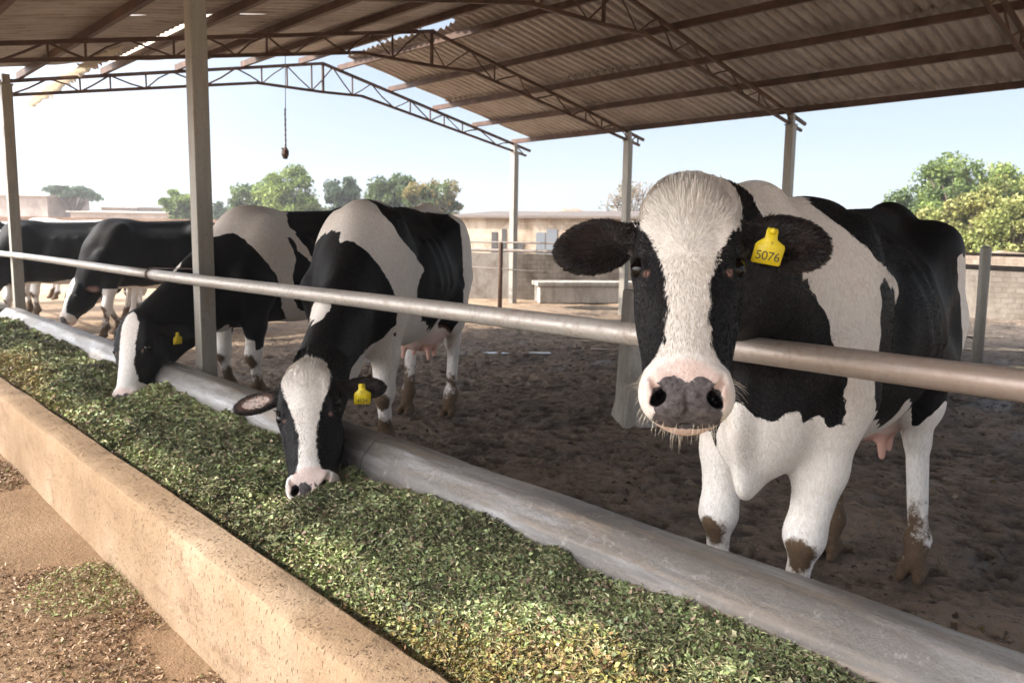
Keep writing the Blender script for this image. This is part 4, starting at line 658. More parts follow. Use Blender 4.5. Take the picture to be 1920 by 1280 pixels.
S2 = [tuple(q) for q in np.array([int(v) for v in """-65 -13 42 1 -65 12 49 1 -65 18 44 1 -65 18 50 1 -64 12 44 1 -64 19 21 1 -64 19 27 1 -64 19 32 1 -64 19 38 1 -63 13 32 1 -63 13 38 1 -62 13 27 1 -61 -17 43 1 -61 14 56 1 -61 19 56 1 -61 20 15 1 -61 31 107 1 -60 -17 31 1 -60 -17 37 1 -60 14 21 1 -60 20 4 1 -59 -16 25 1 -59 32 96 1 -58 -16 20 1 -58 15 16 1 -57 9 146 1 -56 -15 14 1 -56 15 10 1 -56 33 102 1 -55 16 5 1 -54 -14 9 1 -54 16 59 1 -53 28 69 1 -51 19 60 1 -50 -19 3 1 -50 -13 4 1 -50 9 145 1 -48 22 62 1 -48 24 63 1 -48 30 107 1 -48 30 109 1 -48 30 111 1 -48 30 113 1 -48 30 116 1 -47 23 64 1 -47 30 113 1 -47 30 118 1 -47 30 119 1 -47 30 120 1 -47 31 100 1 -47 31 103 1 -47 31 105 1 -46 8 145 1 -46 18 62 -1 -46 20 63 -1 -46 20 64 -1 -46 25 66 1 -46 26 68 1 -46 27 70 1 -46 30 108 1 -46 30 122 1 -46 30 124 1 -46 30 135 1 -46 31 98 1 -46 32 97 1 -45 19 64 -1 -45 30 103 1 -45 30 124 1 -45 30 130 1 -44 8 146 1 -44 22 66 -1 -44 28 72 1 -44 29 105 -1 -44 29 107 -1 -44 29 109 -1 -44 30 103 -1 -44 30 125 1 -44 31 75 1 -44 32 95 1 -43 7 145 1 -43 12 143 -1 -43 14 143 -1 -43 16 61 -1 -43 22 142 1 -43 24 68 -1 -43 26 70 -1 -43 28 138 1 -43 29 111 -1 -43 29 136 1 -43 30 100 -1 -43 30 128 1 -43 30 130 1 -43 31 97 -1 -42 17 143 -1 -42 24 141 1 -42 25 70 -1 -42 25 140 1 -42 26 139 1 -42 29 113 -1 -42 29 116 -1 -42 29 118 -1 -42 29 120 -1 -42 29 122 -1 -42 29 134 1 -42 30 98 -1 -42 30 132 1 -42 31 97 -1 -42 33 93 1 -41 10 143 -1 -41 16 62 -1 -41 29 124 -1 -41 29 125 -1 -41 30 74 1 -40 15 58 1 -40 27 72 -1 -40 28 136 -1 -40 29 127 -1 -40 31 95 -1 -40 33 91 1 -39 7 145 1 -39 20 141 -1 -39 21 70 -1 -39 27 136 -1 -39 28 73 -1 -39 28 134 -1 -39 29 129 -1 -39 29 132 -1 -39 31 77 1 -38 9 143 -1 -38 16 61 1 -38 22 140 -1 -38 24 139 -1 -38 26 138 -1 -38 32 79 1 -38 33 81 1 -38 33 92 1 -38 34 89 1 -37 16 64 -1 -37 21 140 -1 -37 27 124 -1 -37 27 135 -1 -37 29 75 -1 -37 32 93 -1 -37 33 81 1 -37 34 82 1 -37 34 85 1 -37 34 87 1 -36 16 66 -1 -36 16 140 -1 -36 17 68 -1 -36 27 119 -1 -36 27 130 -1 -36 30 78 -1 -36 33 87 1 -35 11 53 1 -35 16 63 1 -35 28 114 -1 -35 32 91 -1 -34 17 70 -1 -34 17 71 -1 -34 28 76 -1 -34 31 80 -1 -34 32 82 -1 -34 32 83 -1 -34 33 87 -1 -34 33 89 -1 -33 6 145 1 -33 8 143 -1 -33 12 140 -1 -33 15 66 1 -33 17 70 -1 -33 23 135 -1 -33 33 85 -1 -32 6 145 1 -32 16 69 1 -32 16 70 1 -32 29 108 -1 -31 13 60 1 -31 29 98 -1 -31 29 103 -1 -30 7 54 1 -30 18 135 -1 -30 24 76 -1 -30 24 130 -1 -30 30 82 -1 -29 -4 53 1 -29 30 87 -1 -29 30 93 -1 -28 2 54 1 -28 6 145 1 -28 8 143 -1 -28 13 65 1 -28 25 124 -1 -27 6 146 1 -26 9 60 1 -24 26 119 -1 -23 5 146 1 -23 21 129 -1 -22 8 143 -1 -22 16 135 -1 -22 27 83 -1 -20 8 143 -1 -20 11 140 -1 -19 4 146 1 -18 6 145 -1 -17 3 147 1 -16 1 147 1 -16 7 144 -1 -13 30 89 -1 -13 30 114 -1 -12 7 144 -1 -12 22 70 1 -11 31 109 -1 -10 25 124 -1 -9 15 134 -1 -9 21 69 1 -9 31 94 -1 -8 6 144 -1 -8 21 129 -1 -7 10 139 -1 -7 32 104 -1 -6 2 146 -1 -6 25 74 1 -5 5 145 -1 -5 6 144 -1 -4 28 79 -1 -4 33 99 -1 -3 28 119 -1 -2 26 75 -1 -1 23 71 -1 0 26 75 -1 1 22 70 1 2 25 74 -1 2 30 85 -1 2 30 115 -1 4 24 72 -1 4 25 124 -1 5 15 134 -1 5 20 129 -1 5 26 75 -1 5 31 110 -1 6 10 139 -1 6 31 90 -1 7 25 74 -1 8 32 105 -1 9 6 144 -1 9 17 65 1 9 22 70 1 9 24 72 1 9 32 95 -1 10 33 100 -1 11 28 81 -1 11 28 120 -1 13 26 76 -1 14 29 115 -1 15 25 74 1 15 30 86 -1 17 25 125 -1 17 30 110 -1 18 25 76 1 18 26 78 -1 18 30 91 -1 18 31 105 -1 19 21 129 -1 19 26 120 -1 19 31 96 -1 19 31 101 -1 20 25 76 1 21 17 134 -1 21 26 79 -1 22 22 72 1 22 27 115 -1 22 28 110 -1 23 17 66 1 23 27 82 -1 23 27 110 -1 23 27 111 -1 23 28 108 -1 24 26 113 -1 24 27 81 -1 24 27 109 1 25 26 79 1 25 26 110 1 25 26 114 -1 25 27 109 1 25 28 106 -1 26 23 125 -1 26 25 116 -1 26 26 112 1 26 27 107 1 26 28 105 -1 26 29 87 -1 26 29 101 -1 27 27 83 -1 27 28 103 -1 27 29 96 -1 28 25 113 1 28 26 81 1 28 26 105 1 28 27 102 -1 28 29 92 -1 29 24 77 1 29 26 104 1 29 27 100 -1 30 25 118 -1 30 26 102 1 30 27 83 1 30 27 98 -1 30 28 85 -1 31 25 120 -1 31 27 97 -1 31 28 87 -1 32 26 100 1 32 28 95 -1 33 21 73 1 33 26 83 1 33 27 85 1 33 28 89 -1 33 28 91 -1 33 28 93 -1 34 27 99 1 35 27 87 1 35 27 115 1 35 27 119 -1 36 27 89 1 36 27 92 1 36 27 97 1 36 27 102 1 36 27 115 1 37 27 92 1 37 27 94 1 37 27 95 1 37 28 111 1 38 28 106 1 39 27 117 1 39 27 120 -1 41 3 149 1 41 28 118 1 43 27 122 -1 44 26 129 -1 45 28 119 1 46 27 123 -1 46 27 125 -1 47 8 147 -1 47 17 143 -1 47 22 138 -1 47 27 121 1 48 -17 142 1 48 8 147 -1 48 27 120 1 48 27 124 -1 49 27 122 1 50 10 145 -1 50 26 126 -1 50 28 111 1 50 28 116 1 51 12 144 -1 51 14 142 -1 51 24 134 -1 51 26 127 -1 51 27 123 1 51 28 98 1 51 28 102 1 51 28 107 1 52 9 145 1 52 25 128 -1 52 29 80 1 53 14 142 -1 53 20 138 -1 53 24 130 -1 53 25 129 -1 53 26 125 1 54 -19 138 1 54 6 147 1 54 10 144 1 54 16 140 -1 54 17 139 -1 54 19 138 -1 54 20 136 -1 54 21 136 -1 54 22 134 -1 54 23 133 -1 54 24 131 -1 54 25 126 1 54 30 94 1 55 12 142 1 55 20 11 1 55 20 20 1 55 25 125 1 55 25 127 1 56 12 142 1 56 13 141 1 56 16 139 1 56 20 135 1 56 21 16 1 56 21 133 1 56 22 132 1 56 23 130 1 56 24 129 1 56 31 85 1 56 31 89 1 57 -3 146 1 57 2 146 1 57 17 138 1 57 18 136 1 57 20 135 1 57 21 6 1 57 21 133 1 57 26 62 1 57 26 67 1 57 26 120 1 58 21 35 1 58 27 71 1 58 27 116 1 59 -23 126 1 59 -13 9 1 59 12 6 1 59 17 11 1 59 17 16 1 59 17 21 1 59 17 25 1 59 22 129 1 59 27 112 1 60 9 142 1 60 18 30 1 60 18 133 1 60 23 49 1 60 26 74 1 60 27 76 1 60 27 107 1 61 -21 128 1 61 -20 128 1 61 -12 5 1 61 14 138 1 61 18 7 1 61 23 40 1 61 23 44 1 61 23 54 1 61 23 125 1 61 27 75 1 62 -19 129 1 62 23 58 1 62 25 72 1 62 25 74 -1 62 28 81 1 62 28 103 1 63 -24 115 -1 63 -22 122 -1 63 -14 133 1 63 -4 142 1 63 6 142 1 63 14 35 1 63 19 36 1 63 20 129 1 63 24 63 1 63 24 67 1 63 24 72 1 63 24 120 1 63 25 74 -1 63 26 76 -1 63 28 81 1 64 -20 124 -1 64 -16 129 1 64 14 3 1 64 14 54 1 64 15 133 1 64 19 4 1 64 19 40 1 64 19 49 1 64 19 54 1 64 24 74 1 64 25 77 1 64 25 116 1 64 26 77 1 64 26 79 1 64 28 83 1 64 28 85 1 64 29 86 1 64 29 87 1 64 29 90 1 64 29 99 1 65 -18 125 -1 65 -17 127 -1 65 -8 137 1 65 1 142 1 65 11 138 1 65 15 58 1 65 20 59 1 65 20 63 1 65 20 68 1 65 23 75 1 65 24 76 1 65 25 77 1 65 26 80 -1 65 26 81 -1 65 29 89 1 65 29 94 1 66 -17 124 -1 66 -15 128 -1 66 11 63 1 66 15 63 1 66 19 71 1 66 21 72 1 66 21 125 1 66 22 74 1 66 24 77 -1 66 25 79 -1 66 25 81 -1 66 25 112 1 66 27 83 -1 66 27 85 -1 66 28 87 -1 66 29 90 1 66 29 92 1 67 -14 128 -1 67 -13 130 1 67 16 68 1 67 18 70 1 67 20 74 -1 67 21 75 -1 67 22 76 -1 67 28 88 -1 67 29 94 1 68 8 137 1 68 15 68 1 68 16 69 1 68 17 72 -1 68 17 129 1 68 19 73 -1 68 21 77 -1 68 22 120 1 68 26 86 -1 68 26 108 1 68 28 90 -1 68 29 96 1 69 -10 131 1 69 -1 137 1 69 4 137 1 69 13 133 1 69 16 71 -1 69 17 72 -1 69 28 92 -1 70 -20 111 -1 70 14 68 1 70 22 82 -1 70 22 116 1 70 27 90 -1 70 28 94 -1 70 28 99 1 70 29 98 1 71 -26 89 -1 71 -22 83 -1 71 -10 129 -1 71 -5 133 1 71 12 65 1 71 13 67 1 71 15 70 -1 71 18 125 1 71 27 103 1 71 27 104 1 71 28 96 -1 71 28 101 1 72 -9 128 -1 72 9 133 1 72 14 129 1 72 23 112 1 72 25 107 1 72 26 106 1 72 28 95 -1 72 28 97 -1 72 28 99 -1 73 -21 86 -1 73 -14 120 -1 73 -7 129 -1 73 -5 131 1 73 14 68 -1 73 15 70 -1 73 19 77 -1 73 19 120 1 73 23 86 -1 73 24 110 1 73 25 109 1 73 27 100 -1 73 27 102 -1 73 28 99 -1 74 -5 130 -1 74 1 133 1 74 6 133 1 74 22 113 1 74 23 111 1 74 26 104 -1 74 26 105 -1 75 -23 102 -1 75 -18 107 -1 75 -2 131 1 75 22 114 1 75 24 108 -1 75 25 106 -1 76 -22 94 -1 76 -19 88 -1 76 11 129 1 76 16 125 1 76 20 116 1 76 20 117 1 76 21 115 1 76 23 111 -1 76 24 109 -1 76 25 91 -1 76 25 104 -1 77 -22 98 -1 77 -17 89 -1 77 -17 90 -1 77 -17 103 -1 77 -2 129 -1 77 19 118 1 77 21 113 -1 77 22 112 -1 77 26 95 -1 77 26 100 -1 78 -16 91 -1 78 -7 124 -1 78 0 128 -1 78 8 129 1 78 18 119 1 78 18 120 1 78 21 114 -1 79 -16 94 -1 79 -16 98 -1 79 -15 93 -1 79 -11 116 -1 79 2 129 1 79 4 129 1 79 17 121 1 79 20 116 -1 79 22 82 -1 79 22 112 -1 80 13 125 1 80 14 123 1 80 15 122 1 80 18 118 -1 80 18 119 -1 80 19 117 -1 81 1 127 -1 81 3 127 1 81 11 125 1 81 13 124 1 81 17 120 -1 81 23 108 -1 82 -4 120 -1 82 0 124 -1 82 4 126 1 82 5 126 1 82 8 126 1 82 9 126 1 82 14 122 -1 82 15 121 -1 82 19 116 -1 83 -9 112 -1 83 2 125 -1 83 4 125 1 83 8 125 -1 83 10 124 -1 83 10 125 -1 83 11 124 -1 83 13 123 -1 83 15 121 -1 83 23 87 -1 83 23 104 -1 84 5 124 -1 84 6 125 -1 84 7 125 -1 84 24 92 -1 84 24 100 -1 85 20 112 -1 85 24 96 -1 87 -6 108 -1 87 -2 116 -1 87 3 120 -1 87 12 121 -1 87 17 117 -1 88 8 120 -1 88 21 108 -1 91 14 117 -1 91 18 113 -1 91 23 104 -1 92 6 116 -1 93 -3 104 -1 93 2 112 -1 93 11 117 -1 93 24 101 -1 94 20 109 -1 95 16 113 -1 97 25 97 -1 98 8 113 -1 98 13 113 -1 98 22 105 -1 99 18 109 -1 100 5 109 -1 100 26 73 -1 100 27 77 -1 100 27 93 -1 101 5 59 -1 102 24 101 -1 102 28 89 -1 103 10 52 -1 103 15 109 -1 103 26 70 1 103 28 81 -1 103 28 85 -1 104 11 109 -1 104 20 105 -1 105 7 56 -1 105 11 49 -1 106 12 48 1 106 25 97 -1 106 27 72 -1 107 10 49 -1 107 12 47 1 108 4 60 -1 108 18 105 -1 108 22 101 -1 108 26 62 1 108 27 69 1 109 9 53 -1 109 10 105 -1 109 11 48 1 109 13 45 1 109 27 94 -1 109 28 72 -1 110 6 101 -1 110 10 50 -1 110 14 105 -1 111 28 90 -1 112 6 57 -1 112 6 98 -1 112 11 48 1 112 11 49 1 112 20 102 -1 112 24 98 -1 112 28 66 1 112 28 68 1 113 28 71 -1 113 28 86 -1 113 29 75 -1 114 12 102 -1 114 17 102 -1 114 28 68 1 114 29 79 -1 114 29 83 -1 115 11 51 -1 115 25 94 -1 116 7 96 1 116 7 97 1 116 9 98 -1 116 22 98 -1 116 29 70 -1 117 7 95 1 117 9 98 -1 117 12 50 1 117 27 91 -1 117 29 67 1 118 9 54 -1 118 12 98 -1 118 14 47 1 119 8 94 1 119 11 97 1 119 12 52 -1 119 14 98 -1 119 15 98 -1 119 16 98 -1 119 19 98 -1 119 23 95 -1 119 29 66 1 119 29 69 -1 120 7 90 1 120 8 92 1 120 13 97 1 120 19 43 1 120 28 87 -1 121 6 88 -1 121 7 63 -1 121 8 91 1 121 15 97 1 121 17 97 1 121 18 97 -1 121 30 69 -1 122 13 51 1 122 29 65 1 123 9 90 1 123 13 94 1 123 17 96 1 123 19 96 -1 123 21 95 -1 123 25 91 -1 123 29 61 1 123 29 84 -1 124 17 44 1 124 18 95 1 124 30 64 1 124 30 65 1 124 30 68 -1 125 9 60 -1 125 13 51 1 125 18 95 1 125 20 94 -1 125 30 62 1 125 30 80 -1 126 12 53 -1 126 30 61 1 126 31 69 -1 127 14 49 1 127 19 93 1 127 23 42 1 127 23 91 -1 127 27 88 -1 127 31 67 -1 127 31 73 -1 127 31 77 -1 128 12 52 1 128 19 41 1 128 20 92 -1 128 30 55 1 128 30 57 1 129 11 57 -1 129 13 90 1 129 16 91 1 129 19 92 1 129 20 92 -1 129 30 54 1 130 12 54 -1 130 20 91 -1 130 29 84 -1 131 13 53 1 131 13 88 -1 131 16 46 1 131 19 91 1 131 25 88 -1 131 31 65 -1 131 31 66 -1 132 13 53 1 132 13 88 -1 132 18 90 1 132 20 90 -1 132 31 61 -1 132 31 62 -1 132 31 64 -1 133 15 89 1 133 16 89 1 133 21 39 1 133 30 81 -1 133 31 60 -1 134 18 89 1 134 20 89 -1 134 23 88 -1 134 31 57 -1 134 31 58 -1 135 11 65 -1 135 13 55 -1 135 14 50 1 135 18 43 1 135 19 88 -1 135 27 85 -1 135 32 55 1 135 32 56 -1 136 14 54 1 136 18 88 -1 136 20 88 -1 136 27 40 1 136 32 78 -1 137 32 52 1 137 32 56 1 138 12 62 -1 138 16 47 1 138 24 37 1 138 32 60 -1 138 33 75 -1 139 21 40 1 139 25 85 -1 139 29 82 -1 140 14 56 -1 140 14 81 -1 140 18 85 -1 140 33 64 -1 140 33 71 -1 141 14 59 -1 141 15 55 1 141 22 85 -1 141 33 56 1 141 33 57 -1 141 34 68 -1 142 18 44 1 142 31 79 -1 143 23 38 1 143 27 82 -1 144 15 56 1 144 15 57 -1 144 27 34 1 145 16 56 1 145 20 42 1 145 25 82 -1 145 32 76 -1 146 13 67 -1 146 21 82 -1 146 32 39 1 146 34 57 1 147 13 64 -1 147 15 57 -1 147 17 53 1 147 25 35 1 147 29 79 -1 147 34 59 -1 148 34 72 -1 149 16 56 1 149 19 79 -1 149 22 39 1 150 15 61 -1 150 16 58 -1 150 18 50 1 150 27 80 -1 150 30 33 1 150 31 76 -1 150 35 69 -1 151 24 80 -1 151 27 33 1 152 16 57 1 152 16 58 1 152 20 47 1 152 23 36 1 152 36 66 -1 152 54 67 1 153 15 63 -1 153 15 64 -1 153 15 66 -1 153 15 67 -1 153 15 69 -1 153 20 44 1 153 51 67 1 153 59 64 1 154 15 62 -1 154 16 57 1 154 16 59 -1 154 16 60 -1 154 29 77 -1 154 33 73 -1 154 43 64 1 154 43 65 1 154 44 63 1 154 48 67 1 154 56 64 1 155 16 59 -1 155 17 55 1 155 21 41 1 155 22 77 -1 155 52 64 1 156 26 77 -1 156 56 61 1 157 19 52 1 158 16 61 1 158 16 62 1 158 16 64 1 158 16 65 1 158 16 67 1 159 16 60 1 159 16 63 1 159 17 66 1 159 17 68 1 159 21 74 -1 160 17 59 1 160 32 74 -1 163 30 75 -1 164 27 75 -1 165 22 72 -1 166 21 71 1""".split()]).reshape(-1, 4)]
